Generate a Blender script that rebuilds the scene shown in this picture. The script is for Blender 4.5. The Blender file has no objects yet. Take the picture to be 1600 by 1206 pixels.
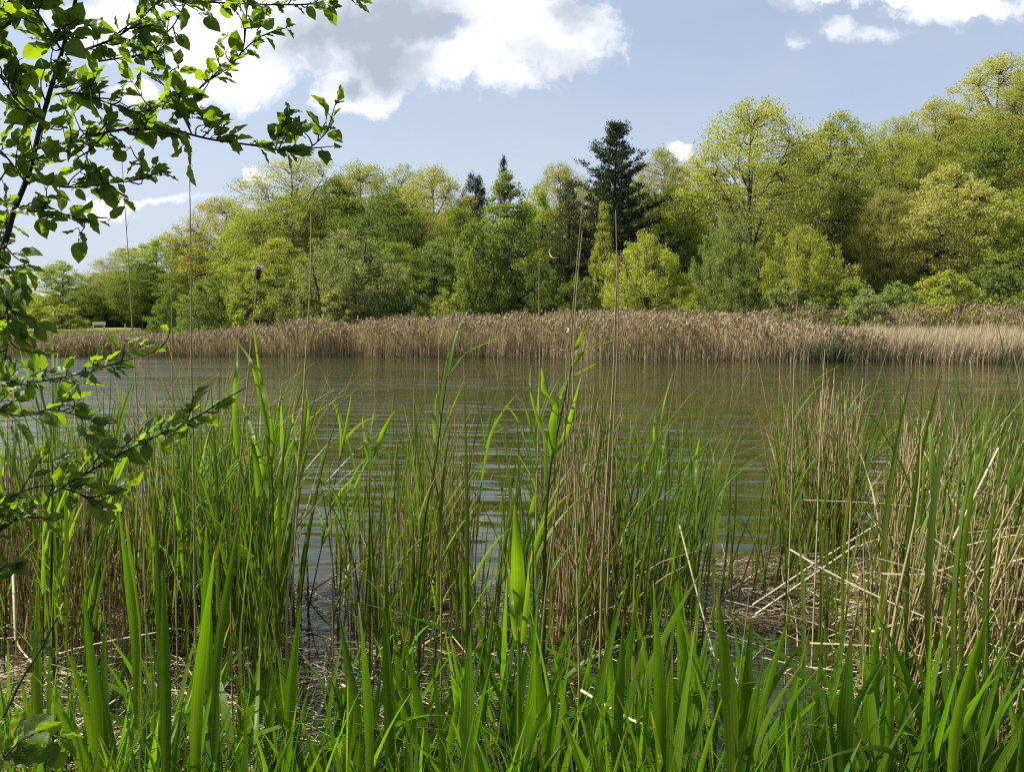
import bpy, math, random
import numpy as np
from mathutils import Vector, Matrix
rng = np.random.default_rng(7)
random.seed(7)
SC = bpy.context.scene
COL = SC.collection
# ------------------------------------------------------------------ camera
F = 1209.0; TH = math.radians(4.2); EYE = 1.70
cam_d = bpy.data.cameras.new('camera'); cam = bpy.data.objects.new('camera', cam_d); COL.objects.link(cam)
cam.location = (0, 0, EYE); cam.rotation_euler = (math.radians(90) - TH, 0, 0)
cam_d.sensor_fit = 'HORIZONTAL'; cam_d.sensor_width = 36; cam_d.lens = 36 * F / 1600
cam_d.clip_start = 0.02; cam_d.clip_end = 2000
SC.camera = cam
SC.view_settings.view_transform = 'Standard'; SC.view_settings.look = 'None'
SC.view_settings.exposure = 0.71; SC.view_settings.gamma = 1
SC.cycles.max_bounces = 7; SC.cycles.diffuse_bounces = 3; SC.cycles.glossy_bounces = 3
SC.cycles.transmission_bounces = 4; SC.cycles.transparent_max_bounces = 8
SC.cycles.caustics_reflective = False; SC.cycles.caustics_refractive = False
SC.cycles.use_denoising = False
SC.cycles.filter_width = 1.2

def pix_dir(px, py):
    c = (px - 800) / F; s = (603 - py) / F
    return np.array([c, math.cos(TH) + s * math.sin(TH), -math.sin(TH) + s * math.cos(TH)])
def PX(px, py, Y):
    d = pix_dir(px, py); return np.array([0, 0, EYE]) + d * (Y / d[1])
def XG(px, Y, z=0.0):
    return (px - 800) / F * (Y * math.cos(TH) - (z - EYE) * math.sin(TH))

# ------------------------------------------------------------------ node helper
class NT:
    def __init__(s, tree): s.t = tree; s.n = tree.nodes; s.l = tree.links
    def node(s, typ, ins=None, **kw):
        nd = s.n.new(typ)
        for k, v in kw.items(): setattr(nd, k, v)
        for k, v in (ins or {}).items(): s.put(nd.inputs[k], v)
        return nd
    def put(s, sock, v):
        if isinstance(v, bpy.types.NodeSocket): s.l.new(v, sock)
        elif isinstance(v, bpy.types.Node): s.l.new(v.outputs[0], sock)
        else: sock.default_value = v
    def m(s, op, a, b=0.0, c=None, clamp=False):
        nd = s.node('ShaderNodeMath', operation=op, use_clamp=clamp); s.put(nd.inputs[0], a); s.put(nd.inputs[1], b)
        if c is not None: s.put(nd.inputs[2], c)
        return nd.outputs[0]
    def v(s, op, a, b=(0, 0, 0)):
        nd = s.node('ShaderNodeVectorMath', operation=op); s.put(nd.inputs[0], a)
        if op == 'SCALE': s.put(nd.inputs[3], b)
        else: s.put(nd.inputs[1], b)
        return nd.outputs[1] if op in ('LENGTH', 'DOT_PRODUCT', 'DISTANCE') else nd.outputs[0]
    def mix(s, f, a, b, mode='MIX'):
        nd = s.node('ShaderNodeMix', data_type='RGBA', blend_type=mode)
        s.put(nd.inputs[0], f); s.put(nd.inputs[6], a); s.put(nd.inputs[7], b); return nd.outputs[2]
    def mr(s, x, a, b, c=0.0, d=1.0, smooth=True):
        nd = s.node('ShaderNodeMapRange', interpolation_type='SMOOTHSTEP' if smooth else 'LINEAR')
        for i, q in enumerate((x, a, b, c, d)): s.put(nd.inputs[i], q)
        return nd.outputs[0]
    def noise(s, vec, scale, detail=3.0, rough=0.55, dist=0.0):
        nd = s.node('ShaderNodeTexNoise'); s.put(nd.inputs['Vector'], vec)
        nd.inputs['Scale'].default_value = scale; nd.inputs['Detail'].default_value = detail
        nd.inputs['Roughness'].default_value = rough; nd.inputs['Distortion'].default_value = dist
        return nd.outputs[0]
def C4(c): return (c[0], c[1], c[2], 1.0)

# ------------------------------------------------------------------ sun and sky
SUN_EL = 52.0; SUN_AZ = -86.0      # azimuth measured from +Y (view) towards +X
sd = bpy.data.lights.new('sun', 'SUN'); sd.energy = 5.0; sd.angle = math.radians(0.53); sd.color = (1, 0.95, 0.86)
sun = bpy.data.objects.new('sun', sd); COL.objects.link(sun)
el, az = math.radians(SUN_EL), math.radians(SUN_AZ)
sdir = Vector((math.sin(az) * math.cos(el), math.cos(az) * math.cos(el), math.sin(el)))
sun.rotation_euler = sdir.to_track_quat('Z', 'Y').to_euler()

world = bpy.data.worlds.new('World'); SC.world = world; world.use_nodes = True
w = NT(world.node_tree); w.n.clear()
sky = w.node('ShaderNodeTexSky', sky_type='NISHITA', sun_disc=False)
sky.sun_elevation = el; sky.sun_rotation = az; sky.air_density = 1.0; sky.dust_density = 1.6; sky.ozone_density = 1.0
tc = w.node('ShaderNodeTexCoord'); D = tc.outputs['Generated']
sep = w.node('ShaderNodeSeparateXYZ', {0: D})
yy = w.m('MAXIMUM', sep.outputs[1], 0.05)
u = w.m('DIVIDE', sep.outputs[0], yy); v_ = w.m('DIVIDE', sep.outputs[2], yy)
uv = w.node('ShaderNodeCombineXYZ', {0: u, 1: v_, 2: 0.0}).outputs[0]
wn = w.node('ShaderNodeTexNoise'); w.put(wn.inputs['Vector'], uv); wn.inputs['Scale'].default_value = 7; wn.inputs['Detail'].default_value = 4
warp = w.v('SCALE', w.v('SUBTRACT', wn.outputs[1], (0.5, 0.5, 0.5)), 0.07)
wn2 = w.node('ShaderNodeTexNoise'); w.put(wn2.inputs['Vector'], uv); wn2.inputs['Scale'].default_value = 26; wn2.inputs['Detail'].default_value = 6; wn2.inputs['Roughness'].default_value = 0.6
uvw = w.v('ADD', w.v('ADD', uv, warp), w.v('SCALE', w.v('SUBTRACT', wn2.outputs[1], (0.5, 0.5, 0.5)), 0.045))
def puv(px, py):
    d = pix_dir(px, py); return d[0] / d[1], d[2] / d[1]
def blobs(lst, vec):
    out = None
    for (px, py, rx, ry) in lst:
        a, b = puv(px, py)
        d = w.v('LENGTH', w.v('MULTIPLY', w.v('SUBTRACT', vec, (a, b, 0)), (F / rx, F / ry, 0)))
        out = w.m('SUBTRACT', 1.0, d) if out is None else w.m('MAXIMUM', out, w.m('SUBTRACT', 1.0, d))
    return out
fn = w.m('ADD', w.m('SUBTRACT', w.noise(uvw, 9, 9, 0.66), 0.5), w.m('MULTIPLY', w.m('SUBTRACT', w.noise(uvw, 34, 7, 0.6), 0.5), 0.45))
c1 = blobs([(440, 22, 225, 125), (600, 35, 165, 110), (370, 95, 110, 85), (545, 140, 80, 50), (335, 60, 95, 80), (640, -40, 200, 120), (215, 135, 55, 24)], uvw)
c2 = blobs([(760, 72, 100, 78), (840, 38, 135, 90), (915, 36, 62, 68), (880, 76, 100, 46), (700, 98, 76, 52), (780, 122, 66, 32), (800, -20, 150, 60),
            (1510, 5, 150, 52), (1262, -10, 60, 22), (1470, -25, 200, 50), (1060, 233, 34, 20), (400, 283, 30, 16), (130, 40, 90, 50), 
            (10, 455, 70, 40), (170, 322, 60, 20)], uvw)
c4 = blobs([(1312, 46, 34, 20), (1232, 66, 22, 26), (1250, 0, 60, 30), (1375, 60, 60, 20), (250, 60, 60, 30)], uvw)
c3 = blobs([(230, 309, 120, 9), (1620, 140, 80, 9)], uvw)
a1 = w.mr(w.m('ADD', c1, w.m('MULTIPLY', fn, 1.5)), 0.0, 0.45)
a2 = w.mr(w.m('ADD', c2, w.m('MULTIPLY', fn, 1.9)), 0.05, 0.55)
a4 = w.m('MULTIPLY', w.mr(w.m('ADD', c4, w.m('MULTIPLY', fn, 2.2)), 0.0, 1.0), 0.5)
a3 = w.m('MULTIPLY', w.mr(w.m('ADD', c3, fn), 0.0, 0.9), 0.8)
# generic clouds for the part of the sky behind and beside the view
gn = w.noise(w.v('MULTIPLY', D, (1, 1, 2.2)), 1.7, 7, 0.6)
away = w.mr(sep.outputs[1], 0.72, 0.45)
hi = w.mr(v_, 0.62, 0.9)
g = w.m('MULTIPLY', w.mr(gn, 0.55, 0.68, 0.0, 0.8), w.m('MAXIMUM', away, hi))
alpha = w.m('MAXIMUM', w.m('MAXIMUM', a1, a2), w.m('MAXIMUM', w.m('MAXIMUM', a3, a4), g))
# shading of the clouds: thick middle grey, the side towards the sun white
n_a = w.noise(uvw, 6, 6, 0.55); n_b = w.noise(w.v('ADD', uvw, (-0.022, 0.03, 0)), 6, 6, 0.55)
relief = w.m('MULTIPLY', w.m('SUBTRACT', n_a, n_b), 4.0)
core = w.mr(blobs([(560, 40, 230, 120), (600, 90, 150, 90), (480, 70, 120, 90), (690, 40, 90, 60), (550, 130, 60, 40), (620, 20, 190, 110)], uvw), 0.0, 0.95)
core = w.m('MAXIMUM', core, w.m('MULTIPLY', w.mr(blobs([(560, 115, 190, 75), (520, 20, 240, 110)], uvw), 0.0, 0.8), 0.5))
under = w.m('MULTIPLY', w.mr(blobs([(870, 100, 170, 60), (950, 60, 70, 80), (790, 140, 70, 26), (1530, 40, 130, 26), (900, 20, 60, 60)], uvw), 0.0, 0.8), 0.62)
shade = w.m('ADD', w.m('MAXIMUM', core, under), w.m('MULTIPLY', relief, -0.42), clamp=True)
zen = w.m('MAXIMUM', w.m('MULTIPLY', w.mr(sep.outputs[2], 0.40, 0.75), 0.85), w.m('MULTIPLY', w.mr(sep.outputs[1], 0.5, 0.1), 0.7))
ccol = w.mix(w.m('MULTIPLY', zen, 0.6), w.mix(shade, C4((0.80, 0.80, 0.82)), C4((0.30, 0.34, 0.405))), C4((0.22, 0.24, 0.28)))
SKYK = 0.13
skyc = w.v('SCALE', sky.outputs[0], SKYK)
# thin high veil that pales the blue
veil = w.m('ADD', w.mr(w.m('ADD', v_, w.m('MULTIPLY', u, 0.10)), 0.42, 0.03, 0.42, 0.85), w.m('MULTIPLY', w.m('SUBTRACT', w.noise(w.v('MULTIPLY', uvw, (1, 2.4, 1)), 2.6, 4), 0.5), 0.5), clamp=True)
veil = w.m('MULTIPLY', veil, w.m('SUBTRACT', 1.0, zen))
skyc = w.v('SCALE', skyc, w.mr(zen, 0, 1, 1.0, 0.50))
skyc = w.mix(0.14, skyc, C4((0.36, 0.38, 0.42)))
skyc = w.mix(veil, skyc, C4((0.49, 0.54, 0.63)))
skyc = w.v('SCALE', skyc, 0.83)
fin = w.mix(alpha, skyc, ccol)
bg = w.node('ShaderNodeBackground', {0: fin, 1: 1.0})
wo = w.node('ShaderNodeOutputWorld'); w.l.new(bg.outputs[0], wo.inputs[0])

# ------------------------------------------------------------------ materials
def newmat(name):
    mt = bpy.data.materials.new(name); mt.use_nodes = True; t = NT(mt.node_tree); t.n.clear(); return mt, t
def out(t, sh): o = t.node('ShaderNodeOutputMaterial'); t.put(o.inputs[0], sh)
def attr(t, name): return t.node('ShaderNodeAttribute', attribute_name=name)

def far_leaf_mat():
    mt, t = newmat('tree_foliage')
    oc = t.node('ShaderNodeObjectInfo'); var = attr(t, 'var').outputs[2]
    co = t.node('ShaderNodeTexCoord').outputs['Object']
    n = t.noise(co, 0.55, 3, 0.6)
    c = t.mix(t.mr(n, 0.35, 0.65), oc.outputs['Color'], t.mix(1.0, oc.outputs['Color'], C4((0.80, 0.90, 0.8)), 'MULTIPLY'))
    c = t.mix(t.mr(var, 0, 1, 0, 0.5, False), c, t.mix(1.0, c, C4((1.5, 1.4, 1.15)), 'MULTIPLY'))
    d = t.node('ShaderNodeBsdfDiffuse', {0: c})
    tr = t.node('ShaderNodeBsdfTranslucent', {0: t.mix(1.0, c, C4((1.5, 1.5, 0.7)), 'MULTIPLY')})
    mx = t.node('ShaderNodeMixShader', {0: 0.40, 1: d, 2: tr})
    gl = t.node('ShaderNodeBsdfGlossy', {0: (1, 1, 1, 1), 1: 0.45})
    mx = t.node('ShaderNodeMixShader', {0: 0.008, 1: mx, 2: gl})
    out(t, mx); return mt
def blade_mat(name, base, tip, dark=0.85, spots=0.63, dead=(0.30, 0.22, 0.09), trans=0.45, tcol=None, gloss=0.09, rough=0.35, vein=15.0, tipdead=0.93):
    """leaf material: u across, v along the leaf in attribute 'uvp', per-leaf value in 'var'"""
    mt, t = newmat(name)
    a = attr(t, 'uvp').outputs[1]; s = t.node('ShaderNodeSeparateXYZ', {0: a}); uu, vv = s.outputs[0], s.outputs[1]
    var = attr(t, 'var').outputs[2]
    oi = t.node('ShaderNodeObjectInfo').outputs['Random']
    c = t.mix(t.mr(vv, 0.0, 0.8), C4(base), C4(tip))
    c = t.mix(t.m('MULTIPLY', t.m('ADD', var, oi), 0.42), c, t.mix(1.0, c, C4((1.45, 1.12, 0.65)), 'MULTIPLY'))
    c = t.mix(t.mr(t.m('FRACT', t.m('MULTIPLY', t.m('ADD', var, oi), 7.3)), 0.30, 0.75, 0.0, dark), c, t.mix(1.0, c, C4((0.42, 0.50, 0.60)), 'MULTIPLY'))
    st = t.m('SINE', t.m('MULTIPLY', uu, vein)); c = t.mix(t.mr(st, -1, 1, 0, 0.32), c, t.mix(1.0, c, C4((0.55, 0.66, 0.6)), 'MULTIPLY'))
    co = t.node('ShaderNodeTexCoord').outputs['Object']
    sp = t.noise(co, 9, 4, 0.7)
    dm = t.m('MAXIMUM', t.mr(t.m('ADD', vv, t.m('MULTIPLY', var, 0.10)), tipdead + 0.02, tipdead + 0.1), t.m('MULTIPLY', t.mr(sp, spots, spots + 0.07), 0.75))
    c = t.mix(dm, c, C4(dead))
    p = t.node('ShaderNodeBsdfPrincipled', {'Base Color': c, 'Roughness': rough, 'IOR': 1.4}); p.inputs['Specular IOR Level'].default_value = gloss * 5
    bmp = t.node('ShaderNodeBump', {'Height': st, 'Distance': 0.00015}); t.put(p.inputs['Normal'], bmp.outputs[0])
    tr = t.node('ShaderNodeBsdfTranslucent', {0: t.mix(1.0, c, C4(tcol or (1.9, 1.75, 0.45)), 'MULTIPLY')})
    out(t, t.node('ShaderNodeMixShader', {0: trans, 1: p, 2: tr})); return mt
def stalk_mat(name, ca, cb, rough=0.6, scale=14, trans=0.0):
    mt, t = newmat(name)
    a = attr(t, 'uvp').outputs[1]; vv = t.node('ShaderNodeSeparateXYZ', {0: a}).outputs[1]
    var = attr(t, 'var').outputs[2]; oi = t.node('ShaderNodeObjectInfo').outputs['Random']
    co = t.node('ShaderNodeTexCoord').outputs['Object']
    n = t.noise(t.v('MULTIPLY', co, (3, 3, 1)), scale, 4, 0.65)
    f = t.m('ADD', t.m('MULTIPLY', var, 0.6), t.m('MULTIPLY', t.m('SUBTRACT', n, 0.5), 1.1))
    c = t.mix(t.m('ADD', f, t.m('MULTIPLY', oi, 0.3), clamp=True), C4(ca), C4(cb))
    nodes = t.mr(t.m('ABSOLUTE', t.m('SUBTRACT', t.m('FRACT', t.m('MULTIPLY', vv, 9.0)), 0.5)), 0.47, 0.5)
    c = t.mix(t.m('MULTIPLY', nodes, 0.7), c, C4((0.10, 0.06, 0.03)))
    p = t.node('ShaderNodeBsdfPrincipled', {'Base Color': c, 'Roughness': rough}); p.inputs['Specular IOR Level'].default_value = 0.35
    bmp = t.node('ShaderNodeBump', {'Height': n, 'Distance': 0.001}); t.put(p.inputs['Normal'], bmp.outputs[0])
    if trans > 0:
        tr = t.node('ShaderNodeBsdfTranslucent', {0: c}); out(t, t.node('ShaderNodeMixShader', {0: trans, 1: p, 2: tr}))
    else: out(t, p)
    return mt
def bark_mat(name, ca, cb, scale=8):
    mt, t = newmat(name)
    co = t.node('ShaderNodeTexCoord').outputs['Object']
    n = t.noise(t.v('MULTIPLY', co, (1, 1, 0.3)), scale, 5, 0.7)
    c = t.mix(t.mr(n, 0.35, 0.68), C4(ca), C4(cb))
    p = t.node('ShaderNodeBsdfPrincipled', {'Base Color': c, 'Roughness': 0.85})
    bmp = t.node('ShaderNodeBump', {'Height': n, 'Distance': 0.02}); t.put(p.inputs['Normal'], bmp.outputs[0])
    out(t, p); return mt
def simple_mat(name, c, rough=0.6):
    mt, t = newmat(name)
    co = t.node('ShaderNodeTexCoord').outputs['Object']
    n = t.noise(co, 6, 4)
    p = t.node('ShaderNodeBsdfPrincipled', {'Base Color': t.mix(n, C4(c), C4(tuple(q * 0.7 for q in c))), 'Roughness': rough}); out(t, p); return mt

M = {}
M['tree'] = far_leaf_mat()
M['bark'] = bark_mat('tree_bark', (0.035, 0.028, 0.020), (0.10, 0.085, 0.065))
M['twig'] = bark_mat('shrub_bark', (0.018, 0.014, 0.010), (0.06, 0.045, 0.03), 90)
M['iris'] = blade_mat('broad_green_leaf', (0.115, 0.19, 0.03), (0.105, 0.225, 0.016), dark=0.8, tipdead=0.955, trans=0.52, tcol=(1.85, 1.95, 0.4))
M['reedleaf'] = blade_mat('reed_leaf', dark=0.25, spots=0.70, base=(0.11, 0.21, 0.03), tip=(0.13, 0.26, 0.02), trans=0.52, tcol=(1.8, 1.85, 0.45))
M['sedge'] = blade_mat('narrow_green_leaf', spots=0.70, dark=0.75, base=(0.12, 0.155, 0.035), tip=(0.10, 0.19, 0.022), trans=0.42, gloss=0.16, rough=0.30, vein=9, tipdead=0.9, tcol=(1.85, 1.85, 0.55))
M['dry'] = stalk_mat('dry_reed', (0.20, 0.135, 0.05), (0.48, 0.38, 0.18))
M['wet'] = stalk_mat('wet_litter', (0.09, 0.055, 0.03), (0.30, 0.21, 0.12))
M['straw'] = stalk_mat('bleached_straw', (0.30, 0.23, 0.125), (0.66, 0.57, 0.39))
M['tan'] = stalk_mat('tan_stalk', (0.22, 0.155, 0.075), (0.48, 0.39, 0.22))
M['drybed'] = stalk_mat('reed_bed_stalks', (0.50, 0.39, 0.20), (0.84, 0.72, 0.44), scale=2, trans=0.25)
M['catbed'] = stalk_mat('pale_sedge_bed', (0.36, 0.28, 0.16), (0.66, 0.56, 0.38), scale=2, trans=0.25)
M['head'] = stalk_mat('seed_head', (0.018, 0.010, 0.006), (0.05, 0.028, 0.015), rough=0.9)
M['fluff'] = simple_mat('seed_fluff', (0.75, 0.70, 0.62), 0.9)
M['white'] = simple_mat('pale_paint', (0.78, 0.76, 0.70), 0.5)

# dogwood leaf: curved side veins
mt, t = newmat('shrub_leaf')
a = attr(t, 'uvp').outputs[1]; s = t.node('ShaderNodeSeparateXYZ', {0: a}); uu, vv = s.outputs[0], s.outputs[1]
var = attr(t, 'var').outputs[2]
au = t.m('ABSOLUTE', uu)
vein = t.m('SINE', t.m('MULTIPLY', t.m('SUBTRACT', vv, t.m('MULTIPLY', t.m('POWER', au, 1.4), 0.42)), 36.0))
vein = t.mr(vein, 0.72, 1.0)
mid = t.mr(au, 0.07, 0.0)
vv2 = t.m('MAXIMUM', vein, mid)
c = t.mix(var, C4((0.05, 0.10, 0.014)), C4((0.12, 0.19, 0.02)))
c = t.mix(t.m('MULTIPLY', vv2, 0.5), c, C4((0.15, 0.24, 0.06)))
p = t.node('ShaderNodeBsdfPrincipled', {'Base Color': c, 'Roughness': 0.42}); p.inputs['Specular IOR Level'].default_value = 0.5
bmp = t.node('ShaderNodeBump', {'Height': t.m('MULTIPLY', vv2, -1.0), 'Distance': 0.0003}); t.put(p.inputs['Normal'], bmp.outputs[0])
tr = t.node('ShaderNodeBsdfTranslucent', {0: t.mix(1.0, t.mix(t.m('MULTIPLY', vv2, 0.35), c, C4((0.04, 0.08, 0.01))), C4((3.0, 2.7, 0.4)), 'MULTIPLY')})
out(t, t.node('ShaderNodeMixShader', {0: 0.58, 1: p, 2: tr})); M['shrub'] = mt

# water
mt, t = newmat('pond_water')
co = t.node('ShaderNodeNewGeometry').outputs['Position']
rot = t.node('ShaderNodeVectorRotate', rotation_type='Z_AXIS'); t.put(rot.inputs[0], co); rot.inputs['Angle'].default_value = math.radians(5)
q = rot.outputs[0]
n1 = t.noise(t.v('MULTIPLY', q, (0.60, 1.9, 1)), 1.0, 1, 0.4, 1.0)
n2 = t.noise(t.v('MULTIPLY', q, (1.1, 4.6, 1)), 1.0, 2, 0.5, 0.5)
n3 = t.noise(t.v('MULTIPLY', q, (6, 17, 1)), 1.0, 2, 0.6)
big = t.noise(t.v('MULTIPLY', q, (0.10, 0.28, 1)), 1.0, 2)
sxy = t.node('ShaderNodeSeparateXYZ', {0: co}); sy = sxy.outputs[1]
ruf = t.mr(t.m('DIVIDE', sxy.outputs[0], t.m('MAXIMUM', sy, 1.0)), 0.12, -0.28, 1.0, 3.2)
calm = t.mr(sy, 4.2, 8.5, 0.18, 1.0)
farw = t.mr(sy, 9, 24, 1.0, 1.1)
h = t.m('ADD', t.m('MULTIPLY', n1, 0.062), t.m('ADD', t.m('MULTIPLY', n2, 0.009), t.m('MULTIPLY', n3, t.m('MULTIPLY', t.mr(sy, 8, 20, 0.0004, 0.0044), ruf))))
h = t.m('MULTIPLY', t.m('MULTIPLY', h, calm), t.m('MULTIPLY', farw, t.mr(big, 0.35, 0.65, 0.45, 1.25)))
bmp = t.node('ShaderNodeBump', {'Height': h, 'Distance': 1.0, 'Strength': 1.0})
mud = t.noise(co, 0.35, 3)
c = t.mix(t.mr(mud, 0.4, 0.6), C4((0.024, 0.029, 0.006)), C4((0.033, 0.036, 0.009)))
p = t.node('ShaderNodeBsdfPrincipled', {'Base Color': c, 'Roughness': 0.04, 'IOR': 1.34}); t.put(p.inputs['Normal'], bmp.outputs[0])
out(t, p); M['water'] = mt

# ground: mud and meadow
mt, t = newmat('ground')
co = t.node('ShaderNodeNewGeometry').outputs['Position']
sp = t.node('ShaderNodeSeparateXYZ', {0: co})
n = t.noise(co, 3.0, 6, 0.7); nb = t.noise(co, 0.12, 4)
mudc = t.mix(n, C4((0.035, 0.022, 0.012)), C4((0.16, 0.105, 0.055)))
grs = t.mix(t.mr(nb, 0.4, 0.6), C4((0.14, 0.18, 0.03)), C4((0.24, 0.25, 0.06)))
grs = t.mix(t.mr(n, 0.3, 0.7), grs, t.mix(1.0, grs, C4((0.6, 0.62, 0.6)), 'MULTIPLY'))
c = t.mix(t.m('MULTIPLY', t.mr(sp.outputs[1], 25, 40), t.mr(sp.outputs[2], 0.28, 0.5)), mudc, grs)
p = t.node('ShaderNodeBsdfPrincipled', {'Base Color': c, 'Roughness': t.mr(sp.outputs[1], 20, 30, 0.45, 0.9)})
bmp = t.node('ShaderNodeBump', {'Height': n, 'Distance': 0.03}); t.put(p.inputs['Normal'], bmp.outputs[0])
out(t, p); M['ground'] = mt

# ------------------------------------------------------------------ mesh helpers
class MB:
    def __init__(s): s.V = []; s.Q = []; s.U = []; s.R = []; s.n = 0
    def add(s, V, Q, U=None, R=None):
        V = np.asarray(V, float).reshape(-1, 3); Q = np.asarray(Q, int).reshape(-1, 4)
        s.V.append(V); s.Q.append(Q + s.n)
        s.U.append(np.zeros((len(V), 2)) if U is None else np.asarray(U, float).reshape(-1, 2))
        s.R.append(np.zeros(len(V)) if R is None else np.asarray(R, float).ravel()); s.n += len(V)
    def mesh(s, name, mat, smooth=True):
        me = bpy.data.meshes.new(name)
        V = np.concatenate(s.V); Q = np.concatenate(s.Q)
        me.vertices.add(len(V)); me.vertices.foreach_set('co', V.ravel().astype(np.float32))
        me.loops.add(Q.size); me.polygons.add(len(Q))
        me.polygons.foreach_set('loop_start', np.arange(0, Q.size, 4, dtype=np.int32))
        me.loops.foreach_set('vertex_index', Q.ravel().astype(np.int32))
        me.polygons.foreach_set('use_smooth', np.full(len(Q), smooth))
        a = me.attributes.new('uvp', 'FLOAT2', 'POINT'); a.data.foreach_set('vector', np.concatenate(s.U).ravel().astype(np.float32))
        a = me.attributes.new('var', 'FLOAT', 'POINT'); a.data.foreach_set('value', np.concatenate(s.R).astype(np.float32))
        me.update(calc_edges=True); me.validate()
        me.materials.append(mat); return me
    def build(s, name, mat, parent=None, smooth=True):
        o = bpy.data.objects.new(name, s.mesh(name, mat, smooth)); COL.objects.link(o)
        if parent is not None: o.parent = parent
        return o
def nrm(a): return a / np.maximum(np.linalg.norm(a, axis=-1, keepdims=True), 1e-9)
def tubes(mb, P, R, n=4, var=None):
    """P (N,K,3) centre lines, R (N,K) radii"""
    P = np.asarray(P, float); R = np.asarray(R, float)
    if P.ndim == 2: P = P[None]; R = R[None]
    N, K, _ = P.shape
    T = np.gradient(P, axis=1); T = nrm(T)
    mean = nrm(P[:, -1] - P[:, 0]); ref = np.where(np.abs(mean[:, 2:3]) > 0.7, np.array([[1.0, 0.13, 0]]), np.array([[0.1, 0.05, 1.0]]))
    A = nrm(np.cross(T, ref[:, None, :])); B = np.cross(T, A)
    ang = np.arange(n) / n * 2 * np.pi
    V = P[:, :, None] + R[:, :, None, None] * (A[:, :, None] * np.cos(ang)[None, None, :, None] + B[:, :, None] * np.sin(ang)[None, None, :, None])
    i = np.arange(K - 1)[:, None] * n; j = np.arange(n)[None, :]; j2 = (j + 1) % n
    q = np.stack([i + j, i + j2, i + n + j2, i + n + j], -1).reshape(-1, 4)
    Q = (q[None] + (np.arange(N) * K * n)[:, None, None])
    U = np.zeros((N, K, n, 2)); U[..., 1] = np.linspace(0, 1, K)[None, :, None]; U[..., 0] = ang / 6.28
    v = rng.random(N) if var is None else np.broadcast_to(var, (N,))
    mb.add(V, Q, U, np.broadcast_to(v[:, None, None], (N, K, n)))
def blades(mb, P, W, S, fold=0.25, var=None, cols=3):
    """P (N,K,3) midribs, W (N,K) widths, S (N,3) or (N,K,3) side vectors"""
    P = np.asarray(P, float); W = np.asarray(W, float); S = np.asarray(S, float)
    if P.ndim == 2: P = P[None]; W = W[None]; S = S[None]
    N, K, _ = P.shape
    if S.ndim == 2: S = np.broadcast_to(S[:, None], P.shape)
    T = nrm(np.gradient(P, axis=1)); S = nrm(S - T * (S * T).sum(-1, keepdims=True)); Nn = np.cross(S, T)
    us = np.linspace(-1, 1, cols)
    V = P[:, :, None] + W[:, :, None, None] * 0.5 * (S[:, :, None] * us[None, None, :, None] + Nn[:, :, None] * (np.abs(us) * fold)[None, None, :, None])
    i = np.arange(K - 1)[:, None] * cols; j = np.arange(cols - 1)[None, :]
    q = np.stack([i + j, i + j + 1, i + cols + j + 1, i + cols + j], -1).reshape(-1, 4)
    Q = (q[None] + (np.arange(N) * K * cols)[:, None, None])
    U = np.zeros((N, K, cols, 2)); U[..., 0] = us; U[..., 1] = np.linspace(0, 1, K)[None, :, None]
    v = rng.random(N) if var is None else np.broadcast_to(var, (N,))
    mb.add(V, Q, U, np.broadcast_to(v[:, None, None], (N, K, cols)))
def leafquads(mb, C, S, asp=0.55, up=0.0, var=None, axis=None):
    N = len(C); a = rng.normal(size=(N, 3)); 
    if axis is not None: a = axis + a * 0.45
    a = nrm(a); b = rng.normal(size=(N, 3)); b = nrm(np.cross(a, b))
    S = np.asarray(S).reshape(-1, 1)
    V = np.stack([C - a * S * 0.5, C + b * S * asp * 0.5, C + a * S * 0.5, C - b * S * asp * 0.5], 1)
    Q = np.arange(4 * N).reshape(N, 4)
    v = rng.random(N) if var is None else var
    mb.add(V, Q, None, np.repeat(v, 4))
def smooth_line(pts, k):
    pts = np.asarray(pts, float); n = len(pts)
    if n == 2: return pts[0] + (pts[1] - pts[0]) * np.linspace(0, 1, k)[:, None]
    t_ = np.linspace(0, n - 1, k); i = np.clip(t_.astype(int), 0, n - 2); f = (t_ - i)[:, None]
    g = lambda a: pts[np.clip(a, 0, n - 1)]
    p0, p1, p2, p3 = g(i - 1), g(i), g(i + 1), g(i + 2)
    return 0.5 * (2 * p1 + (p2 - p0) * f + (2 * p0 - 5 * p1 + 4 * p2 - p3) * f ** 2 + (3 * p1 - p0 - 3 * p2 + p3) * f ** 3)
def empty(name, loc=(0, 0, 0)):
    o = bpy.data.objects.new(name, None); o.location = loc; o.empty_display_size = 0.1; COL.objects.link(o); return o
def tag(o, label=None, cat=None, group=None, kind=None):
    if label: o['label'] = label
    if cat: o['category'] = cat
    if group: o['group'] = group
    if kind: o['kind'] = kind
    return o
def copy_tree(o):
    c = o.copy(); COL.objects.link(c)
    for ch in KIDS[o.name]:
        d = ch.copy(); COL.objects.link(d); d.parent = c
    return c
KIDS = {}

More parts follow.
